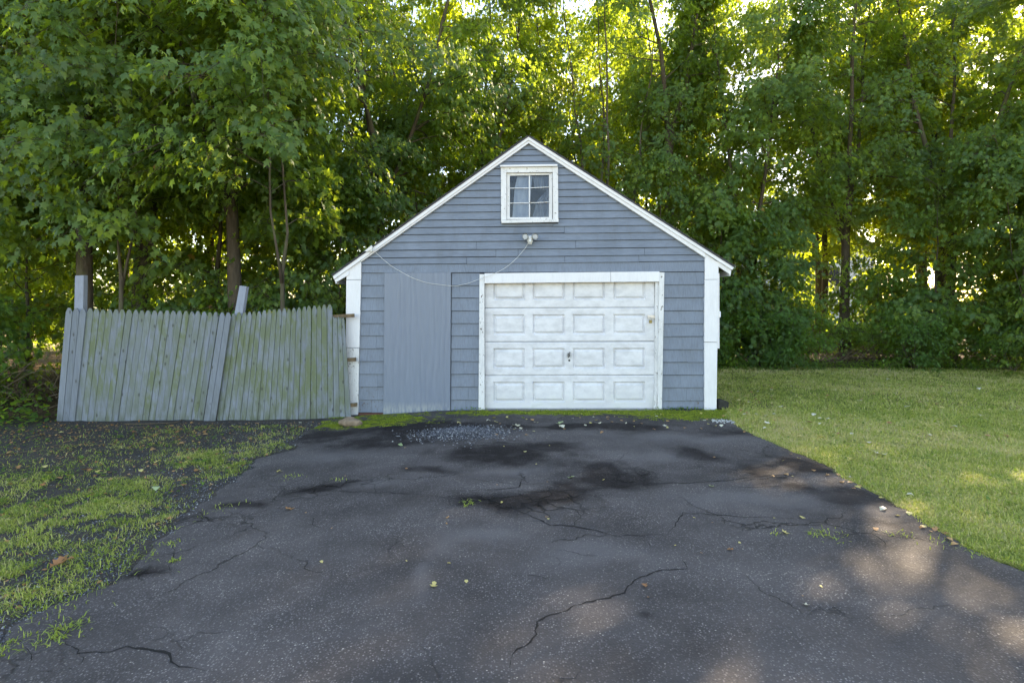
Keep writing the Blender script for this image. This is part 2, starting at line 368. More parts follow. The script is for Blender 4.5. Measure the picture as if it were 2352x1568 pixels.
def m_soil(name, a, b, c_, fine=70.0):
    s = NT(name); c = s.t.nodes.new('ShaderNodeTexCoord').outputs['Object']
    cl = s.voro(c, fine, 'F1', 1); cs = s.n('SeparateColor', {0: cl}, 0); cd = s.voro(c, fine, 'F1', 0)
    n = s.noise(c, 1.6, 5, 0.6); n2 = s.noise(c, 14.0, 5, 0.6)
    col = s.mix(s.ramp(n, [(0.35, 0.0), (0.65, 1.0)]), a, b)
    col = s.mix(s.ramp(n2, [(0.5, 0.0), (0.7, 0.8)]), col, c_)
    col = s.mix(s.ramp(cs, [(0.78, 0.0), (1.0, 0.6)]), col, tuple(min(1, x * 4) for x in a))
    return s.done(s.princ(col, 0.9, 0.15, s.bump(s.math('SUBTRACT', n2, cd), 0.02, 0.8)))
M['verge'] = m_soil('dark_gravelly_soil', (0.046, 0.044, 0.043), (0.080, 0.070, 0.058), (0.125, 0.095, 0.062), 110)
M['lawnsoil'] = m_soil('lawn_thatch', (0.09, 0.10, 0.03), (0.17, 0.16, 0.06), (0.24, 0.20, 0.09), 60)
M['litter'] = m_soil('leaf_litter', (0.045, 0.032, 0.02), (0.085, 0.055, 0.03), (0.16, 0.09, 0.045), 22)
M['ground'] = m_soil('sunny_yard_ground', (0.20, 0.17, 0.09), (0.26, 0.19, 0.10), (0.32, 0.22, 0.12), 6)
M['crack'] = m_simple('dirt_in_cracks', (0.017, 0.0155, 0.014), 0.95, scale=50)
def m_gravel():
    s = NT('grey_gravel'); a = s.attr('rnd')
    return s.done(s.princ(s.ramp(a, [(0.0, (0.04, 0.042, 0.05)), (0.6, (0.12, 0.125, 0.14)), (0.93, (0.26, 0.26, 0.27)), (1.0, (0.5, 0.5, 0.48))]), 0.7, 0.3))
M['gravel'] = m_gravel()

# ------------------------------------------------------------------ the ground
YW = 9.11                                   # garage front
# driveway edges as ground points (x against y), left and right
EL = sorted([(G(x, y).y, G(x, y).x) for x, y in [(735, 972), (700, 1000), (665, 1025), (600, 1060), (545, 1105), (480, 1140), (430, 1175), (395, 1215), (345, 1260), (300, 1300), (262, 1342), (190, 1385), (110, 1412), (55, 1440), (10, 1490), (-60, 1540)]])
ER = sorted([(G(x, y).y, G(x, y).x) for x, y in [(1672, 955), (1700, 985), (1755, 1008), (1805, 1030), (1855, 1052), (1910, 1080), (1960, 1108), (2030, 1145), (2100, 1185), (2150, 1220), (2215, 1258), (2352, 1318), (2500, 1380)]])
EL = [(-3.0, EL[0][1] - 0.6)] + EL + [(8.9, -3.0)]
ER = [(-3.0, ER[0][1] + 0.8)] + ER + [(8.98, 3.42)]
def edgeL(y):
    y = np.asarray(y, float); b = np.interp(y, [p[0] for p in EL], [p[1] for p in EL])
    return b + (vn(y * 1.0 + 3, y * 0 + 5, 2.2) - 0.5) * 0.30 + (vn(y, y * 0 + 1, 14) - 0.5) * 0.10
def edgeR(y):
    y = np.asarray(y, float); b = np.interp(y, [p[0] for p in ER], [p[1] for p in ER])
    return b + (vn(y * 1.0 + 9, y * 0 + 2, 1.8) - 0.5) * 0.14 + (vn(y, y * 0 + 8, 14) - 0.5) * 0.06

def coords(lo, hi, step, *more):
    a = list(np.arange(lo, hi + 1e-6, step)); return np.array(sorted(set(np.round(a + list(more), 3))))
far = [30, 45, 70, 110, 180, 300, 500]
gx = coords(-20, 20, 0.5, *far, *[-f for f in far]); gy = coords(-6, 28, 0.5, -10, -20, -40, -80, *far)
X, Y = np.meshgrid(gx, gy); g = link('ground', grid('ground', X, Y, gz(X, Y) - 0.03), M['ground']); tag(g, kind='structure')
ly = coords(-5, 15.0, 0.06); t = np.linspace(0, 1, 160) ** 1.6
Y = np.repeat(ly[:, None], len(t), 1); L = np.where(ly < 8.95, edgeR(np.clip(ly, -3, 8.95)) - 0.10, 3.33)[:, None]
X = L + t[None, :] * (20 - L)
Z = gz(X, Y) + 0.004 + (vn(X, Y, 1.3) - 0.5) * 0.05 * np.clip((X - L) * 2, 0, 1)
lawn = tag(link('lawn', grid('lawn', X, Y, Z), M['lawnsoil']), kind='structure')
def lawn_z(x, y):
    L = np.where(y < 8.95, edgeR(np.clip(y, -3, 8.95)) - 0.10, 3.33)
    return gz(x, y) + 0.004 + (vn(x, y, 1.3) - 0.5) * 0.05 * np.clip((x - L) * 2, 0, 1)
vy = coords(-5, 8.95, 0.06)
Y = np.repeat(vy[:, None], len(t), 1); Rr = (edgeL(np.clip(vy, -3, 8.9)) + 0.12)[:, None]
X = Rr - t[None, :] * (Rr + 14)
def verge_z(x, y):
    return gz(x, y) + 0.004 + (vn(x, y, 2.0) - 0.5) * 0.035
verge = tag(link('gravel_verge', grid('gravel_verge', X, Y, verge_z(X, Y)), M['verge']), kind='structure')
# woodland floor: behind the fence on the left and behind the lawn on the right
for nm, x0, x1, y0, y1 in (('woodland_floor', -20, -2.96, 8.95, 22), ('woodland_floor', -2.96, 3.4, 15.4, 22), ('woodland_floor', 3.4, 22, 14.9, 20.5)):
    X, Y = np.meshgrid(np.arange(x0, x1 + .01, (x1 - x0) / 40), np.arange(y0, y1 + .01, (y1 - y0) / 40))
    tag(link(nm, grid(nm, X, Y, gz(X, Y) + 0.002 + 0.05 * vn(X, Y, 1.5) * np.clip((Y - y0) * 2, 0, 1)), M['litter']), kind='structure')

# driveway: a fine sheet, its damp, pale, mossy and broken-up zones held as attributes
dy = np.concatenate([np.arange(-3, 2, 0.1), np.arange(2, 9.001, 0.035)]); dy = dy[dy < 8.985]; u = np.linspace(0, 1, 230)
ycl = np.clip(dy, -3, 8.95); A = edgeL(ycl)[:, None]; B = edgeR(ycl)[:, None]
X = A + (B - A) * u[None, :]; Y = np.repeat(dy[:, None], len(u), 1)
edge = np.minimum(X - A, B - X)
def drive_z(x, y):
    A_, B_ = edgeL(np.clip(y, -3, 8.95)), edgeR(np.clip(y, -3, 8.95))
    e = np.minimum(x - A_, B_ - x)
    return gz(x, y) + 0.004 + 0.024 * np.clip(e / 0.12, 0, 1) ** 0.5 + (vn(x, y, 0.8) - 0.5) * 0.02
Z = drive_z(X, Y)
def blob(px, py, rx, ry, soft=1.0):
    c = G(px, py); wx = rx / FP * c.y; wy = ry * c.y * c.y / (HC * FP)
    wv_ = 0.9 * max(wx, wy); X2 = X + (vn(X + px * .01, Y, 1.7) - .5) * wv_ * 1.5; Y2 = Y + (vn(X, Y + py * .01, 2.1) - .5) * wy * 2.4
    d2 = ((X2 - c.x) / wx) ** 2 + ((Y2 - c.y) / wy) ** 2
    return np.exp(-d2 * 1.1 * soft)
damp = sum(blob(*b) for b in [(1000, 985, 170, 17), (1420, 985, 200, 10), (1180, 1045, 170, 22), (1400, 1095, 110, 22), (1800, 1075, 150, 32), (1960, 1160, 110, 45), (1210, 1150, 150, 24), (880, 1020, 130, 14), (700, 1010, 60, 15), (1600, 1045, 60, 12), (1020, 1085, 90, 8), (560, 1165, 60, 10), (330, 1320, 70, 14), (1490, 1425, 22, 9), (740, 1125, 110, 10), (1660, 1000, 60, 9)])
damp = np.clip(damp * 1.5 * (0.55 + 1.1 * (vn(X, Y, 2.2) - 0.2)) + 0.35 * np.clip((Y - 7.2) / 1.0, 0, 1), 0, 1)
pale = sum(blob(*b) for b in [(1000, 1310, 26, 60), (1560, 1010, 160, 12), (1720, 1150, 160, 22), (1150, 1085, 90, 10), (1130, 1230, 110, 20), (1500, 1050, 80, 12), (2050, 1190, 40, 22), (1400, 1290, 130, 30), (870, 1120, 60, 9), (760, 1050, 80, 10)])
pale = np.clip(pale * (0.3 + 1.0 * vn(X + 9, Y, 2.5)), 0, 0.7)
net = sum(blob(*b) for b in [(1180, 1150, 150, 22), (740, 1125, 130, 20), (500, 1195, 120, 22), (320, 1320, 70, 18), (1290, 1185, 80, 22), (80, 1530, 80, 40), (1430, 1095, 70, 20)])
net = np.clip(net * 1.1 * (vn(X + 4, Y + 4, 3) + 0.1), 0, 1)
dg = np.clip((Y - 7.0) / 1.9, 0, 1)
moss = np.clip((Y - 7.75 - 0.25 * (vn(X, Y, 1.3) - 0.5)) / 0.55, 0, 1) * (0.30 + 0.55 * vn(X + 20, Y * 1.8, 1.1))
moss += 0.35 * np.exp(-((X + 2.2) / 0.9) ** 2 - ((Y - 8.1) / 0.45) ** 2) + 0.40 * np.exp(-((X - 2.6) / 0.9) ** 2 - ((Y - 8.55) / 0.35) ** 2) + 0.3 * np.exp(-((Y - 8.75) / 0.16) ** 2) * (X > -1)
moss -= 0.35 * np.exp(-((X - 0.7) / 1.0) ** 2 - ((Y - 8.3) / 0.25) ** 2)
driveway = tag(link('driveway', grid('driveway', X, Y, Z, dict(damp=damp, pale=pale, net=net, moss=moss)), M['asphalt']), kind='structure')

# the long cracks: jagged dirt-filled slits
CR = [[(1169, 1560), (1188, 1515), (1240, 1470), (1235, 1440), (1252, 1428), (1322, 1401), (1372, 1387), (1430, 1370), (1467, 1341), (1505, 1327), (1575, 1315), (1560, 1293)],
      [(1016, 1144), (1032, 1134), (1085, 1132), (1136, 1130), (1186, 1124), (1202, 1101), (1222, 1092)],
      [(640, 1122), (690, 1130), (760, 1135), (863, 1140), (921, 1141), (1016, 1144)], [(1150, 1137), (1227, 1134), (1322, 1130), (1418, 1126), (1490, 1117), (1567, 1115), (1680, 1108), (1780, 1100), (1860, 1093)],
      [(1016, 1144), (1080, 1150), (1140, 1152), (1177, 1171), (1219, 1196), (1264, 1217), (1314, 1217), (1376, 1227), (1418, 1238), (1484, 1237), (1534, 1236)],
      [(1463, 1238), (1488, 1254), (1496, 1275)], [(1314, 1217), (1335, 1195), (1320, 1178), (1290, 1160)],
      [(1165, 1333), (1202, 1335), (1240, 1337), (1268, 1345)],
      [(124, 1476), (153, 1480), (170, 1500), (178, 1511), (257, 1503), (290, 1496), (352, 1505), (389, 1511), (414, 1540), (497, 1552)],
      [(178, 1511), (190, 1530), (170, 1552), (90, 1556)], [(60, 1490), (80, 1520), (75, 1560)],
      [(1534, 1236), (1568, 1185), (1665, 1190), (1773, 1198), (1839, 1199)], [(1921, 1239), (1982, 1231), (2080, 1246), (2156, 1244)],
      [(400, 1250), (393, 1262), (397, 1284), (385, 1310), (393, 1332)], [(730, 1110), (735, 1128), (790, 1138)], [(820, 1118), (860, 1120), (868, 1138)],
      [(700, 1190), (720, 1200), (715, 1215), (740, 1220)], [(1225, 1020), (1222, 1040), (1230, 1052)], [(1410, 1085), (1405, 1110), (1425, 1126)],
      [(300, 1230), (430, 1205), (540, 1200), (575, 1192)], [(430, 1175), (470, 1190), (500, 1215)], [(520, 1160), (600, 1150), (660, 1160)],
      [(1650, 1120), (1720, 1128), (1800, 1122)], [(1240, 1440), (1225, 1432)], [(1020, 1150), (1100, 1165), (1160, 1158)]]
rg = random.Random(5)
for ci, pl in enumerate(CR):
    P = [G(*p) for p in pl]; pts = []
    for a, b in zip(P[:-1], P[1:]):
        n = max(2, int((b - a).length / 0.035))
        for k in range(n): pts.append(a.lerp(b, k / n))
    pts.append(P[-1]); N = len(pts); vs = []; fs = []; wd = 0.019 if ci in (0, 4, 8) else 0.014
    off = [0.0] * N; o = 0
    for i in range(N): o = o * 0.75 + rg.uniform(-0.012, 0.012); off[i] = o
    for i, p in enumerate(pts):
        t_ = (pts[min(i + 1, N - 1)] - pts[max(0, i - 1)]); t_ = Vector((t_.x, t_.y, 0)).normalized(); nn = Vector((-t_.y, t_.x, 0))
        ww = wd * rg.uniform(0.3, 1.0) * (0.25 + 1.3 * float(vn(p.x + ci, p.y, 3.0))) * min(1, (min(i, N - 1 - i) + 1) / 12)
        for sgn in (-1, 1):
            q = p + nn * (off[i] + sgn * ww / 2 + rg.uniform(-0.002, 0.002)); vs.append((q.x, q.y, float(drive_z(q.x, q.y)) + 0.0025))
        if i: fs.append((2 * i - 2, 2 * i, 2 * i + 1, 2 * i - 1))
    tag(MB().add(vs, fs).build('pavement_crack', M['crack'], driveway), kind='structure')

# ------------------------------------------------------------------ garage
SCW = FP / YW
def WX(px): return (px - 1176) / SCW
def WZ(py): return HC - (py - HOR) / SCW
def WP(*pts): return [(WX(x), WZ(y)) for x, y in pts]
garage = tag(empty('garage', (0, YW, 0)), 'small blue grey clapboard garage with white trim and gabled roof', 'garage')
def gp(mb, name, mat, parent=garage, bevel=0.0, **k):
    ofs = (0, YW, 0) if parent is garage else (0, 0, 0)
    if parent is garage:
        mb.v = [(x, y - YW, z) for x, y, z in mb.v]
    else:
        mb.v = [(x, y - YW, z) for x, y, z in mb.v]
    return mb.build(name, mat, parent, bevel=bevel, **k)
def clip(poly, a, b, c):
    """keep a*x + b*z <= c"""
    out = []
    for i in range(len(poly)):
        p, q = poly[i], poly[(i + 1) % len(poly)]; dp = a * p[0] + b * p[1] - c; dq = a * q[0] + b * q[1] - c
        if dp <= 0: out.append(p)
        if dp * dq < 0:
            t_ = dp / (dp - dq); out.append((p[0] + (q[0] - p[0]) * t_, p[1] + (q[1] - p[1]) * t_))
    return out
def crect(poly, x0=None, x1=None, z0=None, z1=None):
    if x0 is not None: poly = clip(poly, -1, 0, -x0)
    if x1 is not None and poly: poly = clip(poly, 1, 0, x1)
    if z0 is not None and poly: poly = clip(poly, 0, -1, -z0)
    if z1 is not None and poly: poly = clip(poly, 0, 1, z1)
    return poly
YB = YW + 6.2
gable = WP((831, 603), (1214, 331), (1617, 593), (1617, 950), (824, 950))
gable[3] = (gable[3][0], -0.12); gable[4] = (gable[4][0], -0.2)
# backing wall with a hole for the window, floor to rafters; side and rear walls
wx0, wx1, wz0, wz1 = WX(1163), WX(1269), WZ(505), WZ(397)
full = WP((800, 622), (1214, 333), (1646, 612)) + [(WX(1646), -0.15), (WX(800), -0.25)]
wb = MB()
dtop = WZ(640)
for p in (crect(full, z1=wz0, z0=dtop), crect(full, z1=dtop, x1=WX(1112)), crect(full, z1=dtop, x0=WX(1507)), crect(full, z0=wz1), crect(full, x1=wx0, z0=wz0, z1=wz1), crect(full, x0=wx1, z0=wz0, z1=wz1)):
    if len(p) > 2: wb.prism(p, YW, YW + 0.06)
gp(wb, 'wall', M['dark'])
gp(MB().box(WX(800), WX(800) + 0.08, YW + 0.065, YB, -0.25, WZ(624)), 'side_wall', M['siding'])
sw = MB().box(WX(1646) - 0.08, WX(1646), YW + 0.065, YB, -0.15, WZ(614))
gp(sw, 'side_wall', M['siding'])
rear = [(x, z) for x, z in full]; gp(MB().prism([(x * 0.985, z) for x, z in rear], YB, YB + 0.08), 'rear_wall', M['siding'])
gp(MB().box(wx0 - 0.3, wx1 + 0.3, YW + 0.75, YW + 0.8, wz0 - 0.4, wz1 + 0.2), 'dark_room_sheet', M['dark_room_sheet'])

# gable clapboards: each board a wedge, lapped, its joint shadow drawn by dark backing in a gap
rs = random.Random(11)
lines = [331, 343.5, 357, 371, 386.5, 403, 419.5, 436, 452.5, 468.5, 485.5, 503, 520, 536, 553, 571.5, 588.5, 603.5]   # y of the laps at x = 1214
joints = {11: [1268], 12: [1296], 13: [], 14: [1094, 1324], 15: [1143, 1192], 16: [1070, 1296, 1470], 17: [], 10: [], 9: []}
# (x against course) where one board ends and the next begins
joints = {12: [1270], 13: [1296], 15: [1094, 1322], 16: [1139, 1190, 1480], 17: [1072, 1297, 1467]}
def slope_line(yc):
    return lambda px: yc - (px - 1214) * (8.4 / 786) + 0.0
for i in range(1, len(lines)):
    top, bot = slope_line(lines[i - 1]), slope_line(lines[i])
    xs = [820] + joints.get(i, []) + [1630]
    for j in range(len(xs) - 1):
        a, b = xs[j] + (0.35 if j else 0), xs[j + 1] - (0.35 if j < len(xs) - 2 else 0)
        jig = rs.uniform(-0.6, 0.6) if len(xs) > 2 else 0
        q = WP((a, top(a) + 1.1), (b, top(b) + 1.1), (b, bot(b) + 0.2 + jig), (a, bot(a) + 0.2 + jig + rs.uniform(-.3, .3)))
        # clip to the rakes
        for (p0, p1) in (((831, 603), (1214, 331)), ((1214, 331), (1617, 593))):
            (ax, az), (bx, bz) = WP(p0, p1); nx, nz = -(bz - az), (bx - ax)
            q = clip(q, nx, nz, nx * ax + nz * az)
            if not q: break
        if not q or len(q) < 3: continue
        q = crect(q, x0=WX(831.5), x1=WX(1616.5))
        pieces = [q]
        cy0, cy1 = WZ(514), WZ(382); X0, X1 = WX(1150.3), WX(1281.7)
        if q and max(z for x, z in q) > cy0 and min(z for x, z in q) < cy1:
            pieces = [crect(q, x1=X0), crect(q, x0=X1)]
            mid = crect(q, x0=X0, x1=X1)
            if mid:
                hi = crect(mid, z0=cy1); lo = crect(mid, z1=cy0)
                pieces += [hi, lo]
        zt = WZ(top(1214)); hh = zt - WZ(bot(1214))
        sl = (8.4 / 786)
        def yf(x, z, zt=zt, hh=hh, sl=sl): return YW - 0.006 - 0.021 * min(1.1, max(0, (zt + (x - WX(1214)) * sl - z) / hh))
        for p in pieces:
            if len(p) > 2 and abs(sum(p[k][0] * p[(k + 1) % len(p)][1] - p[(k + 1) % len(p)][0] * p[k][1] for k in range(len(p)))) > 0.002:
                gp(MB().prism(p, yf, YW - 0.001), 'clapboard', M['siding'])

# shingle courses
def shingles(x0f, x1f, ys, seed, slope=-0.002, wmin=26, wmax=60, matf=None, stop=None):
    stop = slope if stop is None else stop
    r_ = random.Random(seed)
    for i in range(1, len(ys)):
        xa, xb = x0f(ys[i]), x1f(ys[i]); cuts = []
        x = xa + r_.uniform(wmin * 0.5, wmax)
        while x < xb - wmin * 0.5:
            cuts.append(x); x += r_.uniform(wmin, wmax)
        e = [xa] + cuts + [xb]
        for j in range(len(e) - 1):
            a = e[j] + (0.10 if j else 0); b = e[j + 1] - (0.10 if j < len(e) - 2 else 0); jg = r_.uniform(-0.35, 0.35)
            tp = ys[i - 1] + 1.2; bt = ys[i] + 0.2
            q = WP((a, tp + stop * (a - xa)), (b, tp + stop * (b - xa)), (b, bt + slope * (b - xa) + jg), (a, bt + slope * (a - xa) + jg))
            zt, zb = q[0][1], q[3][1]; dp = r_.uniform(0, 0.003)
            gp(MB().prism(q, lambda x_, z_, zt=zt, zb=zb, dp=dp: YW - 0.006 - dp - 0.021 * min(1, max(0, (zt - z_) / (zt - zb))), YW - 0.001), 'shingle',
               (matf(i, j, len(e) - 1) if matf else M['shingle']))
LY = [626, 655, 683.6, 713, 742, 770, 799.5, 829, 858, 887, 917, 946]
RY = [624, 653, 683, 713, 742.6, 772, 802, 831, 860, 889, 919, 938]
shingles(lambda y: 831.5, lambda y: 1616.5, [607.5, 626.5], 1, -0.0045, 30, 55, None, -0.0107)
shingles(lambda y: 831.5 - (y - 626) * 0.022, lambda y: 884 - (y - 626) * 0.006, LY, 3, -0.004, 22, 44, lambda i, j, n: M['shingle_worn'] if i >= 10 else M['shingle'])
shingles(lambda y: 1038 - (y - 626) * 0.006, lambda y: 1102, LY, 4, 0.0, 22, 44)
shingles(lambda y: 1524.5 - (y - 626) * 0.02, lambda y: 1616.5, RY, 5, -0.004, 26, 46, lambda i, j, n: M['shingle_worn'] if (i >= 11 or (i == 10 and j == n - 1)) else M['shingle'])
gp(MB().box(WX(824), WX(884), YW - 0.03, YW + 0.03, -0.22, WZ(947.5)), 'sill_board', m_simple('red_brown_sill', (0.16, 0.07, 0.05), 0.8))
gp(MB().prism([(WX(884.5), WZ(627)), (WX(1036.5), WZ(626)), (WX(1034.5), WZ(956)), (WX(881.5), WZ(957.5))], YW - 0.042, YW - 0.002), 'plywood_panel', M['plywood'], bevel=0.002)
# corner boards, in butted lengths
for pts in ([(798, 611), (831, 584), (831, 642.3), (797.5, 642.3)], [(797.2, 643.2), (830.5, 643.2), (827, 797.4), (796, 797.4)], [(798, 798.4), (826.5, 798.4), (824, 951), (803, 952)],
            [(1617, 582), (1648, 603), (1648, 641.5), (1617, 642)], [(1616.5, 642.8), (1647.6, 642.2), (1646, 785), (1615.6, 784.6)], [(1615.8, 785.8), (1645.6, 786), (1643.5, 940), (1616, 940.5)]):
    gp(MB().prism(WP(*pts), YW - 0.045 - rs.uniform(0, .003), YW - 0.001), 'corner_board', M['white'] if pts[0][1] < 790 or pts[0][0] > 1000 else M['white_worn'], bevel=0.002)
gp(MB().box(WX(1646) + 0.002, WX(1651.5), YW - 0.02, YW + 0.02, WZ(800), WZ(628)).box(WX(1646) + 0.003, WX(1654), YW - 0.03, YW + 0.03, WZ(728), WZ(715)), 'side_trim', M['white'])
# rakes: frieze board against the wall, thin fascia above and proud of it, roofing, rafters' ends
YO = YW - 0.08                                            # front of the overhang
def RX(px, Y=YO): return (px - 1176) / FP * Y
def RZ(py, Y=YO): return HC - (py - HOR) / FP * Y
def RP(*pts): return [(RX(x), RZ(y)) for x, y in pts]
gp(MB().prism(WP((831, 586), (1214, 318), (1214, 331.5), (831, 602.5)), YW - 0.062, YW - 0.002), 'frieze_board', M['white'], bevel=0.002)
gp(MB().prism(WP((1214, 318), (1617, 580), (1617, 592.5), (1214, 331.5)), YW - 0.062, YW - 0.002), 'frieze_board', M['white'], bevel=0.002)
gp(MB().prism(RP((764, 634), (1214, 314), (1214, 321.5), (767, 641.5)), YO, YO + 0.03), 'rake_board', M['white'], bevel=0.002)
gp(MB().prism(RP((1214, 314), (1686, 614), (1682, 620), (1214, 321.5)), YO, YO + 0.03), 'rake_board', M['white'], bevel=0.002)
# lower fascia ends that run past the corner boards to the eaves
gp(MB().prism(RP((767, 642), (800, 617.7), (800, 631), (770, 648.5)), YO + 0.02, YO + 0.05), 'eave_end_board', M['white'])
gp(MB().prism(RP((1649, 594), (1682, 617), (1680, 631), (1649, 609.5)), YO + 0.032, YO + 0.055), 'eave_end_board', M['white'])
# underside boards of the overhang and roof slabs
for (a, b) in (((764, 634), (1214, 314)), ((1214, 314), (1686, 614))):
    (ax, az), (bx, bz) = RP(a, b); n_ = Vector((-(bz - az), bx - ax)).normalized()
    if n_.y < 0: n_ = -n_
    lo = [(ax, az), (bx, bz), (bx - n_.x * 0.03, bz - n_.y * 0.03), (ax - n_.x * 0.03, az - n_.y * 0.03)]
    gp(MB().prism(lo, YO + 0.032, YB + 0.25), 'soffit', M['soffit'])
    up = [(ax + n_.x * 0.002, az + n_.y * 0.002), (bx + n_.x * 0.002, bz + n_.y * 0.002), (bx + n_.x * 0.022, bz + n_.y * 0.022), (ax + n_.x * 0.022, az + n_.y * 0.022)]
    rf = gp(MB().prism(up, YO - 0.012, YB + 0.3), 'roof', M['roofing'])
    # courses of roofing tabs on the slope
    L_ = math.hypot(bx - ax, bz - az); tdir = Vector(((bx - ax) / L_, (bz - az) / L_)); down = -1 if tdir.y > 0 else 1
    e0 = Vector((ax, az)) if tdir.y > 0 else Vector((bx, bz)); up_dir = tdir if tdir.y > 0 else -tdir
    tabs = MB(); nc = int(L_ / 0.145)
    for c_ in range(nc):
        p = e0 + up_dir * (c_ * 0.145) + n_ * 0.0225; q = p + up_dir * 0.15
        yy = YO - 0.02; r2 = random.Random(c_)
        w_ = 0.9
        while yy < YB + 0.3:
            y2 = min(yy + 0.305, YB + 0.31)
            tabs.add([(p.x, yy + .004, p.y), (q.x, yy + .004, q.y), (q.x, y2 - .004, q.y), (p.x, y2 - .004, p.y)] + [(p.x + n_.x * .007, yy + .004, p.y + n_.y * .007), (q.x + n_.x * .001, yy + .004, q.y + n_.y * .001), (q.x + n_.x * .001, y2 - .004, q.y + n_.y * .001), (p.x + n_.x * .007, y2 - .004, p.y + n_.y * .007)],
                     [(4, 5, 6, 7), (0, 4, 7, 3), (0, 1, 5, 4), (3, 7, 6, 2)])
            yy = y2
    tag(gp(tabs, 'roofing_tabs', M['roofing'], rf), kind='stuff')
# eave fascia along the sides
gp(MB().box(RX(768), RX(768) + 0.02, YO + 0.055, YB + 0.2, RZ(651), RZ(640)), 'eave_fascia', M['white'])
gp(MB().box(RX(1681) - 0.02, RX(1681), YO + 0.055, YB + 0.2, RZ(633), RZ(621)), 'eave_fascia', M['white'])

# gable window
win = gp(MB().prism(WP((1150.5, 386), (1163, 385.8), (1163, 505.5), (1151, 506)), YW - 0.05, YW + 0.001).prism(WP((1269, 385), (1281, 384.8), (1281.8, 504.5), (1270, 504.7)), YW - 0.05, YW + 0.001)
         .prism(WP((1163.2, 385.8), (1268.8, 385), (1268.8, 397), (1163.2, 398)), YW - 0.047, YW + 0.001), 'window', M['white_worn'])
def wpart(mb, name, m, **k): return gp(mb, name, m, win, **k)
wpart(MB().prism(WP((1149, 382.3), (1279.5, 380.2), (1279.5, 384.2), (1149, 386)), YW - 0.085, YW - 0.0), 'window_cap', M['white'])
wpart(MB().prism(WP((1151, 507), (1282, 505), (1282, 511.5), (1152, 514)), YW - 0.085, YW - 0.0), 'window_sill', M['white_worn'])
sash = MB().prism(WP((1163.5, 398.5), (1171, 398.5), (1171, 504), (1163.5, 504)), YW - 0.012, YW + 0.025).prism(WP((1261, 398), (1268.5, 398), (1268.5, 504), (1261, 504)), YW - 0.012, YW + 0.025)
sash.prism(WP((1171.2, 398.2), (1260.8, 398), (1260.8, 402), (1171.2, 404)), YW - 0.01, YW + 0.024).prism(WP((1171.2, 499.5), (1260.8, 499), (1260.8, 504), (1171.2, 504)), YW - 0.01, YW + 0.024)
wpart(sash, 'sash', M['white_worn'])
wpart(MB().prism(WP((1214.6, 404), (1217.6, 404), (1217.4, 499), (1214.8, 499)), YW - 0.008, YW + 0.012), 'muntin', M['white_worn'])
for y_ in (431.6, 466):
    wpart(MB().prism(WP((1171.2, y_), (1214.4, y_ - 0.4), (1214.4, y_ + 1.3), (1171.2, y_ + 1.6)), YW - 0.006, YW + 0.012), 'muntin', M['white_worn'])
    wpart(MB().prism(WP((1217.8, y_ - 0.5), (1260.8, y_ - 2.6), (1260.8, y_ - 1.2), (1217.8, y_ + 1.1)), YW - 0.006, YW + 0.012), 'muntin', M['white_worn'])
for cx0, cx1 in ((1171, 1214.6), (1217.6, 1261)):
    for cy0_, cy1_ in ((403, 431.4), (433, 465.5), (467.4, 499.5)):
        wpart(MB().prism(WP((cx0, cy0_), (cx1, cy0_), (cx1, cy1_), (cx0, cy1_)), YW + 0.014, YW + 0.018), 'pane', M['glass'])
# curtains: folded sheets hanging just behind the panes, the right one pulled aside
def sheet(rows, y0, amp, seed, nf=9.0):
    n = 40; mb = MB(); r2 = random.Random(seed); ph = r2.random() * 6
    for j, (py, xa, xb) in enumerate(rows):
        for i in range(n + 1):
            u_ = i / n; x = WX(xa + (xb - xa) * u_); mb.v.append((x, y0 + amp * (math.sin(u_ * nf * 6.28 + ph + j * 0.15) + 0.5 * math.sin(u_ * nf * 2.3 * 6.28)), WZ(py)))
    for j in range(len(rows) - 1):
        for i in range(n): a = j * (n + 1) + i; mb.f.append((a, a + 1, a + n + 2, a + n + 1))
    return mb
wpart(sheet([(400, 1189, 1224), (430, 1182, 1220), (460, 1180, 1218), (485, 1178, 1216), (506, 1176, 1214)], YW + 0.055, 0.004, 1, 1.3), 'curtain', M['sheet'], smooth=True)
wpart(sheet([(400, 1224, 1264), (415, 1226, 1264), (431, 1228, 1264), (436, 1254, 1265), (440, 1258, 1266)], YW + 0.06, 0.008, 2, 5), 'curtain', M['curtain'], smooth=True)
wpart(sheet([(436, 1257, 1266), (450, 1243, 1266), (464, 1231, 1266), (480, 1228, 1266), (506, 1221, 1266)], YW + 0.045, 0.008, 3, 4), 'curtain', M['curtain'], smooth=True)

# garage door surround
gp(MB().prism(WP((1101.8, 630), (1113, 630), (1113.4, 946), (1099.5, 948)), YW - 0.055, YW - 0.001), 'door_casing', M['white_worn'], bevel=0.002)
gp(MB().prism(WP((1512.6, 625.5), (1524, 626), (1518.2, 942), (1508.5, 943)), YW - 0.055, YW - 0.001), 'door_casing', M['white_worn'], bevel=0.002)
gp(MB().prism(WP((1113.3, 628), (1401, 625), (1401, 648), (1113.3, 651)), YW - 0.062, YW - 0.001), 'door_header', M['white'], bevel=0.002)
gp(MB().prism(WP((1401.6, 625), (1512.4, 624), (1512.4, 647.2), (1401.6, 648)), YW - 0.060, YW - 0.001), 'door_header', M['white'], bevel=0.002)
gp(MB().prism(WP((1505, 648), (1512.4, 648), (1510, 942), (1503.6, 942)), YW - 0.01, YW + 0.08), 'door_stop', M['white_worn'])
gp(MB().prism(WP((1502, 906), (1508, 905), (1506, 940), (1500.5, 941)), YW - 0.025, YW - 0.012), 'door_stop', M['white_worn'])
gdoor = gp(MB().prism(WP((1113.5, 942), (1504, 940), (1504, 944), (1113.5, 946)), YW + 0.03, YW + 0.09), 'garage_door', M['black'])
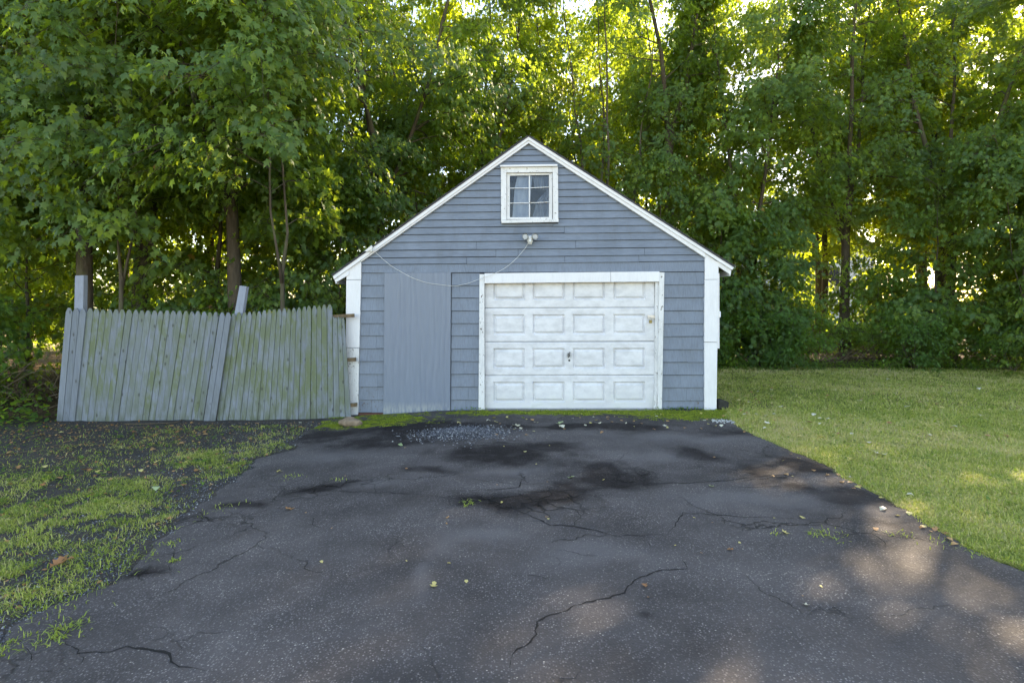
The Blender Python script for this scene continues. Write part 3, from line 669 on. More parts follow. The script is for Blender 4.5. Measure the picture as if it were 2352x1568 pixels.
def section(ya, yb, pa, pb, warp):
    """one door section with four pressed panels: groove ring and raised field, as one sheet with thickness"""
    xs = [1112.5]; cols = [(1132, 1207), (1223, 1299.6), (1315.7, 1392), (1409.5, 1485)]
    def lv(a, b): return [a, a + 3.5, a + 9, b - 9, b - 3.5, b]
    X_ = [1113.6] + sum([lv(*c) for c in cols], []) + [1504.3]
    Y_ = [ya + 0.9, ya + 3.0] + lv(pa, pb) + [yb - 3.0, yb - 0.5]
    def dep(x, y):
        for a, b in cols:
            if a - .01 <= x <= b + .01:
                e = min(x - a, b - x, y - pa, pb - y)
                if e <= 0: return 0.0
                if e <= 3.6: return 0.030
                return 0.002
        return 0.0
    mb = MB(); nx, ny = len(X_), len(Y_)
    for j, y in enumerate(Y_):
        for i, x in enumerate(X_):
            d_ = dep(x, y) + (0.005 if (j in (0, ny - 1)) else 0)
            wv = warp * (0.010 * math.sin(x * 0.021 + y * 0.05) + 0.007 * math.sin(x * 0.055 + 2 + y * 0.03))
            mb.v.append((WX(x), YW + 0.045 + d_ + wv * math.sin(math.pi * i / (nx - 1)), WZ(y - (x - 1113) * 0.004 * (1 if ya < 720 else 0.6))))
    for j in range(ny - 1):
        for i in range(nx - 1): a = j * nx + i; mb.f.append((a, a + nx, a + nx + 1, a + 1))
    o = gp(mb, 'door_section', M['door'], gdoor)
    so_ = o.modifiers.new('thickness', 'SOLIDIFY'); so_.thickness = 0.006; so_.offset = 1.0
    return o
section(636, 707.4, 641, 690, 0.1); section(707.4, 785.3, 722, 770, 0.15); section(785.3, 862.7, 799.5, 848, 0.45); section(862.7, 941.6, 877, 925, 0.7)
YD = YW + 0.07
hd = MB().box(WX(1304), WX(1309.5), YD - 0.06, YD - 0.03, WZ(819), WZ(811)).tube([(WX(1307), YD - 0.06, WZ(815)), (WX(1307), YD - 0.085, WZ(815))], 0.008, 8)
hd.tube([(WX(1304.5), YD - 0.09, WZ(821)), (WX(1309), YD - 0.09, WZ(808))], 0.011, 8)
gp(hd, 'door_handle', M['dark_steel'], gdoor)
gp(MB().tube([(WX(1308), YD - 0.034, WZ(828)), (WX(1308), YD - 0.026, WZ(828))], 0.017, 14), 'lock_hole', M['black'], gdoor)
gp(MB().box(WX(1488), WX(1507), YD - 0.062, YD - 0.05, WZ(730.5), WZ(724)).tube([(WX(1493), YD - 0.072, WZ(727)), (WX(1493), YD - 0.055, WZ(727))], 0.014, 10), 'hasp', M['steel'], gdoor)
pl = tag(empty('padlock', (WX(1494), YW - 0.004, WZ(738))), 'small tarnished brass padlock hanging from the steel hasp on the white door', 'padlock')
MB().box(-0.022, 0.022, -0.012, 0.012, -0.028, 0.022).build('lock_body', M['brass'], pl, bevel=0.004)
MB().tube([(-0.014, 0, 0.02), (-0.014, 0, 0.045), (-0.007, 0, 0.06), (0.007, 0, 0.06), (0.014, 0, 0.045), (0.014, 0, 0.02)], 0.004, 8).build('shackle', M['steel'], pl)
tag(MB().box(WX(1104), WX(1520), YW - 0.20, YW + 0.12, -0.10, 0.020).build('threshold', M['concrete'], None, bevel=0.01), kind='structure')

# twin floodlight, its cable, the bracket it ends at
fl = tag(empty('floodlight', (WX(1217), YW - 0.05, WZ(552))), 'white twin-head security floodlight fixed below the gable window', 'floodlight')
def loc(o): return o
MB().tube([(0, 0.025, 0), (0, 0.0, 0), (0, -0.03, 0)], [0.05, 0.048, 0.03], 14).build('mounting_plate', M['plastic'], fl, True)
MB().tube([(0, -0.05, 0.055), (0, -0.055, 0.02), (0, -0.055, -0.03), (0, -0.05, -0.075)], [0.032, 0.036, 0.040, 0.030], 12).build('sensor_body', M['plastic'], fl, True)
MB().tube([(0, -0.085, -0.03), (0, -0.105, -0.035)], [0.026, 0.018], 12).build('sensor_lens', M['plastic'], fl, True)
for sx in (-1, 1):
    h = MB().tube([(sx * 0.02, -0.03, 0.02), (sx * 0.05, -0.05, 0.04), (sx * 0.062, -0.06, 0.045), (sx * 0.078, -0.11, 0.04)], [0.014, 0.022, 0.046, 0.05], 14, cap=False).build('lamp_head', M['plastic'], fl, True)
    MB().tube([(sx * 0.077, -0.104, 0.04), (sx * 0.0775, -0.106, 0.04)], 0.040, 16).build('lamp_glass', m_simple('frosted_lamp_glass', (0.42, 0.43, 0.43), 0.2, bumpd=0.0002), h)
cp = [(1212, 560, .08), (1208, 568, .05), (1200, 578, .05), (1188, 592, .05), (1172, 607, .05), (1150, 622, .06), (1125, 633, .08), (1100, 642, .08), (1075, 651, .06), (1050, 656.5, .055), (1030, 656, .055), (1005, 653, .055), (980, 649, .055), (950, 639, .05), (925, 626, .04), (900, 611, .04), (880, 595, .04), (864, 580, .05), (853, 571, .12)]
def smooth_path(P, n=4):
    out = []
    for i in range(len(P) - 1):
        p0, p1, p2, p3 = P[max(0, i - 1)], P[i], P[i + 1], P[min(len(P) - 1, i + 2)]
        for k in range(n):
            t_ = k / n; out.append(0.5 * ((2 * p1) + (p2 - p0) * t_ + (2 * p0 - 5 * p1 + 4 * p2 - p3) * t_ ** 2 + (3 * p1 - p0 - 3 * p2 + p3) * t_ ** 3))
    return out + [P[-1]]
cable = MB().tube(smooth_path([Vector((WX(x), YW - d_, WZ(y))) for x, y, d_ in cp]), 0.0032, 6).build('cable', M['plastic'], None, True)
tag(cable, 'thin white cable sagging from the floodlight to the left rake board', 'cable')
gp(MB().prism(RP((840, 577), (856, 564), (857, 573), (845, 579)), YO - 0.07, YO - 0.062).prism(RP((848, 573), (857, 566), (857, 578), (850, 577)), YO - 0.06, YO - 0.002), 'cable_bracket', M['plastic'])

# ------------------------------------------------------------------ stockade fence, two leaning panels
def FY(x): return 8.74 + (x - 130) / 673 * 0.17      # distance of the fence at picture x
def picket(parent, o, xt, yt, xb, yb, wt, wb, broken=False, dy=0.0, seed=0, mat='picket'):
    r_ = random.Random(seed); Yt, Yb = FY(xt) + dy, FY(xb) + dy
    pt, pb = at(xt, yt, Yt), at(xb, yb, Yb)
    a = wt / 2 / FP * Yt; b = wb / 2 / FP * Yb
    tipz = 0.075
    if broken:
        prof = [(-a, -0.02), (-a * 0.5, 0.0), (-a * 0.1, -0.035), (a * 0.4, -0.01), (a, -0.05)]
    else:
        prof = [(-a, -tipz), (-a * 0.62, -0.03), (-a * 0.3, -0.004), (a * 0.3, -0.004), (a * 0.62, -0.03), (a, -tipz)]
    poly = [(pb.x - b, pb.z), ] + [(pt.x + u_, pt.z + v_) for u_, v_ in prof] + [(pb.x + b, pb.z)]
    zt, zb = pt.z, pb.z; bow = r_.uniform(-0.006, 0.006)
    mb = MB(); n = len(poly)
    F = lambda x, z: Yb + (Yt - Yb) * (z - zb) / (zt - zb)
    poly = poly[::-1] if sum(poly[i][0] * poly[(i + 1) % n][1] - poly[(i + 1) % n][0] * poly[i][1] for i in range(n)) < 0 else poly
    vs = [(x - o.x, F(x, z) - o.y + bow, z - o.z) for x, z in poly] + [(x - o.x, F(x, z) - o.y + 0.018 + bow, z - o.z) for x, z in poly]
    fs = [tuple(range(n)), tuple(range(2 * n - 1, n - 1, -1))] + [(i, i + n, (i + 1) % n + n, (i + 1) % n) for i in range(n)]
    return mb.add(vs, fs).build('picket', M[mat], parent, bevel=0.0015)
def c5(X, Y): return ((100 + .4252 * X) * .7656, (780 + .4252 * Y) * .7656)
tipsL = [252, 300, 350, 397, 442, 488, 535, 583, 627, 675, 720, 763, 808, 855, 897, 940, 985, 1030, 1075, 1117, 1160, 1205, 1245, 1288, 1330, 1372]
def fence_panel(tips, tY, bots, bY, name, label, seed, brk=()):
    xm, ym = c5((bots[0] + bots[-1]) / 2, (bY[0] + bY[-1]) / 2); o = at(xm, ym, FY(xm)); o.z = float(gz(o.x, o.y))
    root = tag(empty(name, o), label, 'fence', 'leaning stockade fence panels'); r_ = random.Random(seed); n = len(tips)
    for i in range(n):
        u_ = i / (n - 1)
        xt, yt = c5(tips[i], tY(u_) + r_.uniform(-4, 4)); xb, yb = c5(bots[0] + (bots[1] - bots[0]) * u_, bY[0] + (bY[1] - bY[0]) * u_ + r_.uniform(-2, 2))
        nb = tips[min(i + 1, n - 1)] - tips[max(i - 1, 0)]; nb = nb / 2 if 0 < i < n - 1 else nb
        wt = nb * .4252 * .7656 - 0.9; wb = (bots[1] - bots[0]) / (n - 1) * .4252 * .7656 - 0.7
        picket(root, o, xt, yt, xb, yb, wt, wb, broken=(i in brk), dy=r_.uniform(-0.008, 0.006) + (-0.055 if i >= n - 2 and seed == 1 else 0), seed=seed * 100 + i,
               mat='picket_clean' if (seed == 1 and (i >= n - 2 or i < 3)) else ('picket_green' if (seed == 2 and i < 20) or r_.random() < .3 else 'picket'))
    return root, o
fL, oL = fence_panel(tipsL, lambda u_: 338 + 28 * u_, (184, 1262), (1146, 1136), 'picket_fence', 'left blue grey stockade fence panel, leaning right, its tall post at its left end', 1)
tipsR = [1412, 1450, 1488, 1525, 1557, 1592, 1630, 1665, 1700, 1735, 1770, 1802, 1838, 1875, 1912, 1945, 1982, 2015, 2052, 2090, 2128, 2160, 2183]
fR, oR = fence_panel(tipsR, lambda u_: (372 - 62 * min(1, u_ / 0.87)) if u_ < 0.88 else 396, (1312, 2222), (1136, 1114), 'picket_fence', 'right mildewed stockade fence panel between the tilted post and the garage, with broken end pickets', 2, brk=(20, 21, 22))
def wb_(pts, Y0, Y1, root, o, name, m, along=False):
    mb = MB(); P0 = [at(x, y, FY(x) + Y0 if along else Y0) for x, y in pts]; n = len(P0)
    vs = [(p.x - o.x, p.y - o.y, p.z - o.z) for p in P0] + [(p.x - o.x, p.y - o.y + (Y1 - Y0), p.z - o.z) for p in P0]
    ar = sum(vs[i][0] * vs[(i + 1) % n][2] - vs[(i + 1) % n][0] * vs[i][2] for i in range(n))
    fs = [tuple(range(n)), tuple(range(2 * n - 1, n - 1, -1))] + [(i, i + n, (i + 1) % n + n, (i + 1) % n) for i in range(n)]
    if ar < 0: fs = [f[::-1] for f in fs]
    return mb.add(vs, fs).build(name, m, root, bevel=0.003)
M['post'] = m_painted('grey_fence_post_paint', (0.28, 0.31, 0.37), 0.15, 0.0, 0.7, (50, 50, 5), dirtamt=0.35)
wb_([(172, 633), (192, 632), (187, 960), (165, 960)], FY(180) + 0.07, FY(180) + 0.16, fL, oL, 'fence_post', M['post'])
wb_([(550, 656), (566, 658), (545, 800), (528, 960), (505, 960), (524, 800)], FY(520) + 0.06, FY(520) + 0.15, fR, oR, 'fence_post', M['post'])
for (x0, y0, x1, y1, rt, oo) in ((148, 745, 520, 755, fL, oL), (141, 850, 505, 858, fL, oL), (136, 945, 490, 945, fL, oL)):
    wb_([(x0, y0), (x1, y1), (x1, y1 + 9), (x0, y0 + 9)], 0.028, 0.06, rt, oo, 'fence_rail', M['oldwood'], True)
for (x0, y0, x1, y1, xe) in ((560, 745, 780, 722, 813), (540, 850, 790, 823, 817), (505, 950, 800, 927, 819)):
    wb_([(x0, y0), (x1, y1), (xe, y1 - 2), (xe, y1 + 6.5), (x1, y1 + 8), (x0, y0 + 9)], 0.028, 0.068, fR, oR, 'fence_rail', M['oldwood'], True)

# ------------------------------------------------------------------ trees
OUT = np.array([(0, 0), (.40, .04), (.24, .27), (.56, .58), (.21, .54), (0, 1.0), (-.21, .54), (-.56, .58), (-.24, .27), (-.40, .04)])
OZ = np.array([0, -.06, .0, -.12, .01, -.14, .01, -.12, .0, -.06])
OT = np.array([(0, 1, 2), (0, 2, 8), (0, 8, 9), (2, 3, 4), (2, 4, 6), (2, 6, 8), (4, 5, 6), (8, 6, 7)])
OUT6 = np.array([(0, 0), (.42, .25), (.30, .70), (0, 1.0), (-.30, .70), (-.42, .25)]); OZ6 = np.array([0, -.05, -.04, -.12, -.04, -.05]); OT6 = np.array([(0, 1, 5), (1, 2, 5), (2, 4, 5), (2, 3, 4)])
def unit(a): return a / np.maximum(np.linalg.norm(a, axis=-1, keepdims=True), 1e-6)
def leaves_mesh(name, P, D, Nn, S, rg_, shape='maple', attr=None):
    """P leaf stalk ends, D pointing directions, Nn rough normals, S sizes"""
    O_, Z_, T_ = (OUT, OZ, OT) if shape == 'maple' else (OUT6, OZ6, OT6)
    D = unit(D); W = unit(np.cross(D, Nn)); Nn = unit(np.cross(W, D))
    k = len(O_); asp = rg_.uniform(0.75, 1.05, len(P))[:, None, None]
    V = P[:, None] + S[:, None, None] * (W[:, None] * O_[None, :, 0:1] * asp + D[:, None] * O_[None, :, 1:2] + Nn[:, None] * Z_[None, :, None] * rg_.uniform(0.2, 2.0, len(P))[:, None, None])
    F = (np.arange(len(P)) * k)[:, None, None] + T_[None]
    r_ = attr if attr is not None else rg_.random(len(P))
    return npmesh(name, V.reshape(-1, 3), F.reshape(-1, 3), {'rnd': np.repeat(r_, k)})

def gen_tree(name, seed, H, Rr, base, nl, tw, lf, leaf, tr, stems=1, shape='maple', spread=0.0, droop=0.45, fork=0.0):
    rg_ = np.random.default_rng(seed); wood = MB(); P, D, Nn, S, A = [], [], [], [], []
    for st in range(stems):
        ang = st * 6.28 / max(1, stems) + rg_.uniform(0, 1.3); sp = spread if stems > 1 else 0.0
        Hs = H * (rg_.uniform(0.82, 1.0) if st else 1.0)
        zs = np.linspace(-0.3, Hs, 14); f = np.clip(zs / Hs, 0, 1); fo = np.clip((f - fork) / (1 - fork), 0, 1)
        r2 = np.random.default_rng(seed) if fork > 0 else rg_
        wob = np.cumsum(r2.normal(0, 0.05 * H / 14, (14, 2)), 0) * 0.7; wob[0] = 0
        w2 = np.cumsum(rg_.normal(0, 0.06 * H / 14, (14, 2)), 0) * (fo > 0)[:, None]; wob = wob + w2
        tx = wob[:, 0] + math.cos(ang) * sp * fo ** 0.75 * H * 0.2; ty = wob[:, 1] + math.sin(ang) * sp * fo ** 0.75 * H * 0.2
        trk = np.stack([tx, ty, zs], 1); rad = tr * (1 - 0.9 * f ** 0.8) * (1 + 0.35 * np.exp(-np.clip(zs, 0, 9) * 3)) / (stems ** 0.35 if fork == 0 else 1)
        rad = np.where(fo > 0, rad * (0.72 if stems > 1 and fork > 0 else 1), rad)
        if st and fork > 0: k0 = max(0, int(np.argmax(fo > 0)) - 1); wood.tube(trk[k0:], list(rad[k0:]), 7)
        else: wood.tube(trk, list(rad), 9)
        NL = nl // stems
        for i in range(NL):
            q = float(np.clip((i + rg_.uniform(-0.9, 1.9)) / NL, 0, 1)); h = base + (Hs - base) * q ** 0.9; az = i * 2.4 + rg_.uniform(-.9, .9) + st
            if st or sp: az = az if rg_.random() < .5 else ang + rg_.uniform(-1.3, 1.3)
            prof = (1 - 0.62 * q ** 2.2) * (0.8 + 0.2 * min(1, q * 5)) * (0.8 if sp and fork > 0 else 1); Lm = Rr * prof * rg_.uniform(0.45, 1.12)
            el = math.tan(R(rg_.uniform(5, 50) + 20 * q)); hd = np.array([math.cos(az), math.sin(az), 0])
            s0 = np.array([np.interp(h, zs, tx), np.interp(h, zs, ty), h]); sv = np.linspace(0, 1, 6)
            side = np.array([-hd[1], hd[0], 0]); bend = rg_.uniform(-.4, .4); dr = droop * rg_.uniform(.5, 1.5)
            lp = s0 + hd * (Lm * sv)[:, None] + side * (Lm * bend * sv ** 2)[:, None]; lp[:, 2] += Lm * (el * sv * 0.75 - dr * sv ** 2)
            lp[1:] += rg_.normal(0, .03 * Lm, (5, 3))
            r0 = float(np.interp(h, zs, rad)) * 0.42
            wood.tube(lp, [max(0.005, r0 * (1 - 0.85 * x)) for x in sv], 5, cap=False)
            tone = rg_.normal(0, .12)
            for j in range(tw):
                s_ = 0.2 + 0.8 * (j + rg_.uniform(0, 1)) / tw; s_ = min(s_, 1.0)
                p0 = np.array([np.interp(s_, sv, lp[:, c]) for c in range(3)])
                sg = 1 if j % 2 else -1; ta = sg * R(rg_.uniform(15, 85)) * (1 if s_ < .93 else .3)
                tdv = hd * math.cos(ta) + side * math.sin(ta); tl = rg_.uniform(0.35, 1.05) * (0.55 + 0.45 * Rr / 3.2)
                up = rg_.uniform(-0.7, 0.75); dz = rg_.uniform(.2, .7)
                tp = [p0 + tdv * tl * v_ + np.array([0, 0, tl * (up * v_ - dz * v_ * v_)]) for v_ in (0, .5, 1)]
                wood.tube(tp, [0.006, 0.004, 0.002], 3, cap=False)
                n = max(3, int(lf * rg_.uniform(0.5, 1.5))); v_ = rg_.uniform(0.05, 1.1, n)
                ts = np.array([-tdv[1], tdv[0], 0]); sgn = np.where(rg_.random(n) < .5, -1.0, 1.0)
                c = p0 + tdv * (tl * v_)[:, None]; c[:, 2] += tl * (up * v_ - dz * v_ ** 2) + rg_.normal(0.02, 0.10, n)
                c += ts * (sgn * rg_.uniform(0.01, 0.17, n))[:, None]
                dd = ts * (sgn * rg_.uniform(0.1, 1.0, n))[:, None] + tdv * rg_.uniform(0.0, 1.1, n)[:, None]; dd[:, 2] -= rg_.uniform(0.3, 1.7, n)
                nn = np.stack([rg_.normal(0, .42, n), rg_.normal(0, .42, n), rg_.uniform(.3, 1.2, n)], 1) + hd * 0.75
                P.append(c); D.append(dd); Nn.append(nn); S.append(leaf * rg_.uniform(0.55, 1.2, n)); A.append(np.clip(rg_.normal(0.42 + tone * 1.3 + rg_.normal(0, .16), 0.16, n), 0, 0.93) + (rg_.random(n) < 0.004) * 0.3)
    P, D, Nn, S, A = [np.concatenate(a) for a in (P, D, Nn, S, A)]
    me = leaves_mesh(name + '_crown', P, D, Nn, S, rg_, shape, np.clip(A, 0, 1))
    wm = bpy.data.meshes.new(name + '_trunk'); wm.from_pydata(wood.v, [], wood.f); wm.polygons.foreach_set('use_smooth', [True] * len(wm.polygons))
    return wm, me
VAR = {
 'A': gen_tree('maple', 1, 14.5, 3.3, 3.9, 62, 13, 27, 0.142, 0.17, 3, spread=0.75, fork=.30),
 'A2': gen_tree('maple', 2, 14.0, 3.5, 3.6, 62, 13, 27, 0.145, 0.15, 3, spread=0.8, fork=.38),
 'B': gen_tree('maple', 3, 16.0, 3.2, 4.2, 64, 13, 24, 0.15, 0.21, 2, spread=0.7, fork=.45),
 'B2': gen_tree('maple', 13, 16.0, 3.0, 7.6, 50, 12, 22, 0.15, 0.22, 2, spread=0.6, fork=.5),
 'C': gen_tree('maple', 4, 13.0, 2.0, 4.6, 36, 10, 18, 0.125, 0.12, 4, spread=0.65, droop=0.3),
 'D': gen_tree('maple', 5, 12.5, 3.3, 0.9, 70, 13, 24, 0.155, 0.16, 2, spread=0.7, fork=.25),
 'D2': gen_tree('maple', 6, 11.5, 3.5, 0.8, 66, 13, 25, 0.16, 0.15, 3, spread=0.7, fork=.3),
 'H': gen_tree('sapling', 17, 8.0, 2.5, 3.0, 36, 12, 22, 0.138, 0.05, 2, spread=.5, fork=.35),
 'E': gen_tree('sapling', 7, 5.2, 1.7, 0.3, 34, 10, 17, 0.15, 0.05),
 'F': gen_tree('shrub', 8, 2.3, 1.3, 0.12, 26, 10, 15, 0.12, 0.03, 4, spread=1.4),
 'F2': gen_tree('shrub', 9, 1.7, 1.3, 0.08, 24, 9, 16, 0.085, 0.02, 5, 'oval', spread=1.8),
 'G': gen_tree('sapling', 10, 7.5, 2.0, 1.2, 34, 10, 17, 0.145, 0.06),
}
def plant_tree(name, var, x, y, rot, sc, label, cat='tree', group=None, tilt=(0, 0), mat='leaf', bark='bark', zoff=0):
    wm, cm = VAR[var]
    o = tag(empty(name, (x, y, float(gz(x, y)) + zoff)), label, cat, group); o.scale = (sc, sc, sc)
    o.rotation_euler = (R(tilt[0]), R(tilt[1]), 0)
    for nm, me, m in (('trunk', wm, bark), ('crown', cm, mat)):
        c = bpy.data.objects.new(nm, me); COL.objects.link(c); c.parent = o; c.rotation_euler = (0, 0, rot)
        if not me.materials: me.materials.append(None)
        c.material_slots[0].link = 'OBJECT'; c.material_slots[0].material = M[mat if nm == 'crown' else bark]
        if nm == 'crown': c['kind'] = 'stuff'
    return o
TREES = [
 ('maple_tree', 'A2', 17.2, 9.6, 0.5, 1.0, 'full unseen maple nearest the right end of the lawn', (0, 0)),  # this and the next two stand out of frame, added to shade the lawn
 ('maple_tree', 'A', 19.0, 5.2, 2.5, 1.0, 'unseen maple furthest forward along the right side of the lawn', (0, 0)),
 ('maple_tree', 'D', 21.5, 12.5, 1.5, 1.0, 'unseen maple set back behind the right side of the lawn', (0, 0)),
 ('maple_tree', 'A', -8.25, 10.9, 0.3, 1.0, 'maple with a thick straight trunk just behind the left end of the fence', (0, 0)),
 ('maple_tree', 'A2', -8.7, 12.9, 1.9, 0.97, 'maple with a sunlit trunk leaning right above the left fence panel', (0, 7)),
 ('maple_tree', 'B', -8.9, 13.8, 4.0, 0.92, 'dark upright maple trunk between the left fence post and the leaning trunk', (0, -1)),
 ('maple_tree', 'G', -6.9, 13.2, 2.2, 1.25, 'slender dark maple behind the middle of the left fence panel', (0, 2)),
 ('maple_tree', 'A', -5.35, 11.2, 5.1, 0.95, 'maple standing behind the tilted fence post', (2, -2)),
 ('maple_tree', 'A2', -3.3, 14.2, 3.3, 1.0, 'spreading maple whose boughs hang over the left roof slope', (0, 1)),
 ('maple_tree', 'A2', -11.3, 10.6, 0.9, 0.95, 'maple at the far left edge with its trunk leaning out of view', (0, -5)),
 ('maple_tree', 'C', 2.75, 17.2, 0.4, 1.0, 'many stemmed slim maple rising right of the garage peak', (0, 0)),
 ('maple_tree', 'B2', 5.05, 17.6, 2.6, 0.95, 'tall maple with a thick trunk above the right roof slope', (0, 0)),
 ('maple_tree', 'D', 7.2, 17.0, 1.2, 0.92, 'full maple right of the garage with a dark trunk near its eave', (0, 0)),
 ('maple_tree', 'A', 10.2, 17.4, 3.7, 0.97, 'leafy maple behind the middle of the lawn', (0, 0)),
 ('maple_tree', 'A', 13.0, 16.9, 2.1, 1.0, 'tall maple behind the right part of the lawn', (0, 2)),
 ('maple_tree', 'D2', 15.7, 15.6, 0.7, 1.0, 'bright maple at the right edge of the photo', (0, -3)),
 ('maple_tree', 'B', -0.9, 18.3, 1.0, 0.86, 'maple straight behind the garage peak', (0, -3)),
]
for nm, v, x, y, rt, sc, lb, tl in TREES: plant_tree(nm, v, x, y, rt, sc, lb, tilt=tl, group='maples round the garage')
rb = random.Random(3)
for i, (x, y, v) in enumerate([(-17, 17, 'A'), (-13.6, 13.5, 'D'), (-12.5, 18.5, 'A2'), (-9.6, 18.0, 'A'), (-6.4, 18.6, 'A2'), (-3.6, 19.2, 'B'), (-5.6, 16.2, 'B'), (-15.0, 15.5, 'A'), (7.0, 20.4, 'B'), (14.6, 19.2, 'B'), (17.4, 15.0, 'D'), (-17.5, 20.5, 'D2'), (22, 20, 'A'), (1.4, 21.2, 'A2'), (0.2, 23.5, 'B'), (2.7, 25.5, 'B2'), (3.8, 21.8, 'D2'), (16.6, 22.0, 'A2'), (6.0, 24.5, 'A'), (12.8, 24.0, 'B'), (17.5, 24.5, 'B'), (-2.6, 22.5, 'A2'), (8.6, 21.5, 'A'), (5.3, 22.5, 'A2'), (11.9, 21.5, 'A2'), (15.3, 21.0, 'B'), (18.8, 18.5, 'D')]):
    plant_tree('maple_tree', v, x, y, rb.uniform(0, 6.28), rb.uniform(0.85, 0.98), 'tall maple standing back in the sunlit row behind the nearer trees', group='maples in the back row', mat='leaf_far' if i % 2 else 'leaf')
for x, y, v, sc, lb in [(-6.9, 10.0, 'H', 1.0, 'slim maple whose leafy boughs hang over the middle of the left fence panel'), (-4.1, 10.2, 'H', 1.05, 'slim maple reaching over the right fence panel towards the eave'), (-9.6, 10.2, 'H', 0.95, 'slim leafy maple at the left edge in front of the thick trunk'), (-2.2, 15.9, 'H', 1.0, 'slim maple just behind the left roof slope'), (13.2, 14.6, 'H', 0.85, 'slim maple at the back right of the lawn'), (-9.6, 9.9, 'F', 0.9, 'tangled dark shrub left of the fence end'), (-11.0, 9.2, 'F', 1.0, 'dark shrub at the left edge of the photo'),
                    (4.1, 15.9, 'G', 0.75, 'thin sapling close to the right corner of the garage'), (5.9, 15.7, 'E', 0.95, 'bushy maple sapling right of the blue bin'),
                    (7.4, 15.6, 'E', 0.8, 'low drooping maple sapling at the back edge of the lawn'), 
                    (11.6, 15.7, 'E', 0.95, 'maple sapling with boughs down to the lawn on the right'), (13.7, 15.2, 'E', 1.0, 'broad dark sapling near the right edge of the lawn'), (12.3, 12.9, 'E', 0.62, 'fresh green sapling reaching in from the right edge'),
                    (5.0, 15.3, 'F', 0.85, 'low leafy shrub beside the back of the garage'), (6.6, 15.15, 'F', 0.75, 'round shrub at the edge of the lawn behind the garage'), (8.3, 15.5, 'F2', 0.8, 'small undergrowth shrub below the timber wall'), (10.8, 15.2, 'F2', 0.75, 'small undergrowth shrub in shade at the lawn edge'), (14.2, 16.4, 'F', 1.2, 'shaded shrub behind the broad dark sapling'), (11.0, 17.0, 'F', 1.2, 'shrub in the shade of the middle maple behind the lawn'), (6.2, 16.8, 'F', 1.2, 'dark shrub behind the bushy maple sapling'), (7.0, 14.9, 'F', 0.6, 'small shrub spilling onto the lawn edge'), (10.4, 14.7, 'F', 0.65, 'low bough heap spilling over the lawn edge'), (12.6, 14.3, 'F2', 0.8, 'spreading green weeds at the right end of the lawn edge'), (15.0, 14.4, 'F', 1.1, 'wide shrub at the far right edge of the lawn'), (12.8, 15.1, 'F2', 0.9, 'flat green shrub at the foot of the right saplings')]:
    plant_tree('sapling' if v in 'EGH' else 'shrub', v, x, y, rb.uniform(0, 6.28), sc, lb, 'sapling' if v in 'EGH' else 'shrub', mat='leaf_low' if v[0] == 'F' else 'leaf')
for i, (x, y, v, s_) in enumerate([(-12.5, 11.5, 'G', .9), (-10.4, 12.2, 'G', .8), (-7.6, 15.6, 'E', 1.1), (-5.0, 15.9, 'E', 1.1), (-10.5, 15.5, 'E', 1.2), (-3.9, 12.6, 'E', .9), (-13.5, 16, 'E', 1.3), (-6.6, 11.9, 'F', 1.0), (-4.7, 11.4, 'F', 1.0)]):
    plant_tree('sapling', v, x, y, rb.uniform(0, 6.28), s_, 'understorey sapling in the shade behind the fence', 'sapling', 'saplings behind the fence')
for i, (x, y) in enumerate([(-20, 24), (-17, 26), (-13.5, 25), (-10.5, 26), (-7.2, 25.5), (-3.8, 26), (-0.4, 25), (3, 26), (15, 30), (19, 28), (22, 25)]):
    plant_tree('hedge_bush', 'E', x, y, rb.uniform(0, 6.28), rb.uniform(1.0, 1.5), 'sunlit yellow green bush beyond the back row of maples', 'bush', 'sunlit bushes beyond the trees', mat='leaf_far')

# ------------------------------------------------------------------ beyond the trees
lw = tag(empty('timber_wall', (9.5, 20.5, 0)), 'low wall of pale horizontal timber boards beyond the trees on the right', 'wall')
for k in range(4):
    for x0, x1 in ((-4.5, -1.3), (-1.28, 2.0), (2.02, 5.6)):
        MB().box(x0, x1 - 0.015, -0.04 - 0.006 * (k % 2), 0.04, k * 0.24 + 0.01, k * 0.24 + 0.235).build('board', M['tan'], lw, bevel=0.006)
for x in (-4.45, -1.29, 2.01, 5.5): MB().box(x - 0.06, x + 0.06, 0.045, 0.15, 0, 1.05).build('post', M['tan'], lw)
rl = tag(empty('wooden_railing', (8.2, 21.5, 0)), 'pale wooden rail fence above the timber wall', 'fence')
for x in (-1.6, -0.5, 0.6, 1.7): MB().box(x - 0.05, x + 0.05, -0.05, 0.05, 0, 2.1).build('post', M['tan'], rl)
for z in (1.3, 2.0): MB().box(-1.7, 1.8, -0.07, -0.052, z - 0.05, z + 0.05).build('rail', M['tan'], rl)
hs = tag(empty('house', (19.5, 40, 0)), 'pale blue house seen through the leaves on the right', 'house')
MB().box(-5, 6, 0, 8, 0, 5.6).build('wall', M['paleblue'], hs)
for k in range(24): MB().box(-5, 6, -0.03, -0.002, k * 0.23 + 0.02, k * 0.23 + 0.225).build('siding_board', M['paleblue'], hs)
MB().prism([(-5.4, 5.6), (6.4, 5.6), (0.5, 8.6)], -0.4, 8.4).build('roof', M['roofing'], hs)
for x in (-3, 0, 3):
    wf = MB().box(x - 0.6, x + 0.6, -0.06, -0.032, 2.9, 4.4).build('window', M['white'], hs)
    MB().box(x - 0.5, x + 0.5, -0.07, -0.062, 3.0, 4.3).build('pane', M['dark'], wf)
bn = tag(empty('recycling_bin', (3.92, 15.1, 0)), 'dark blue plastic bin standing behind the right corner of the garage', 'bin')
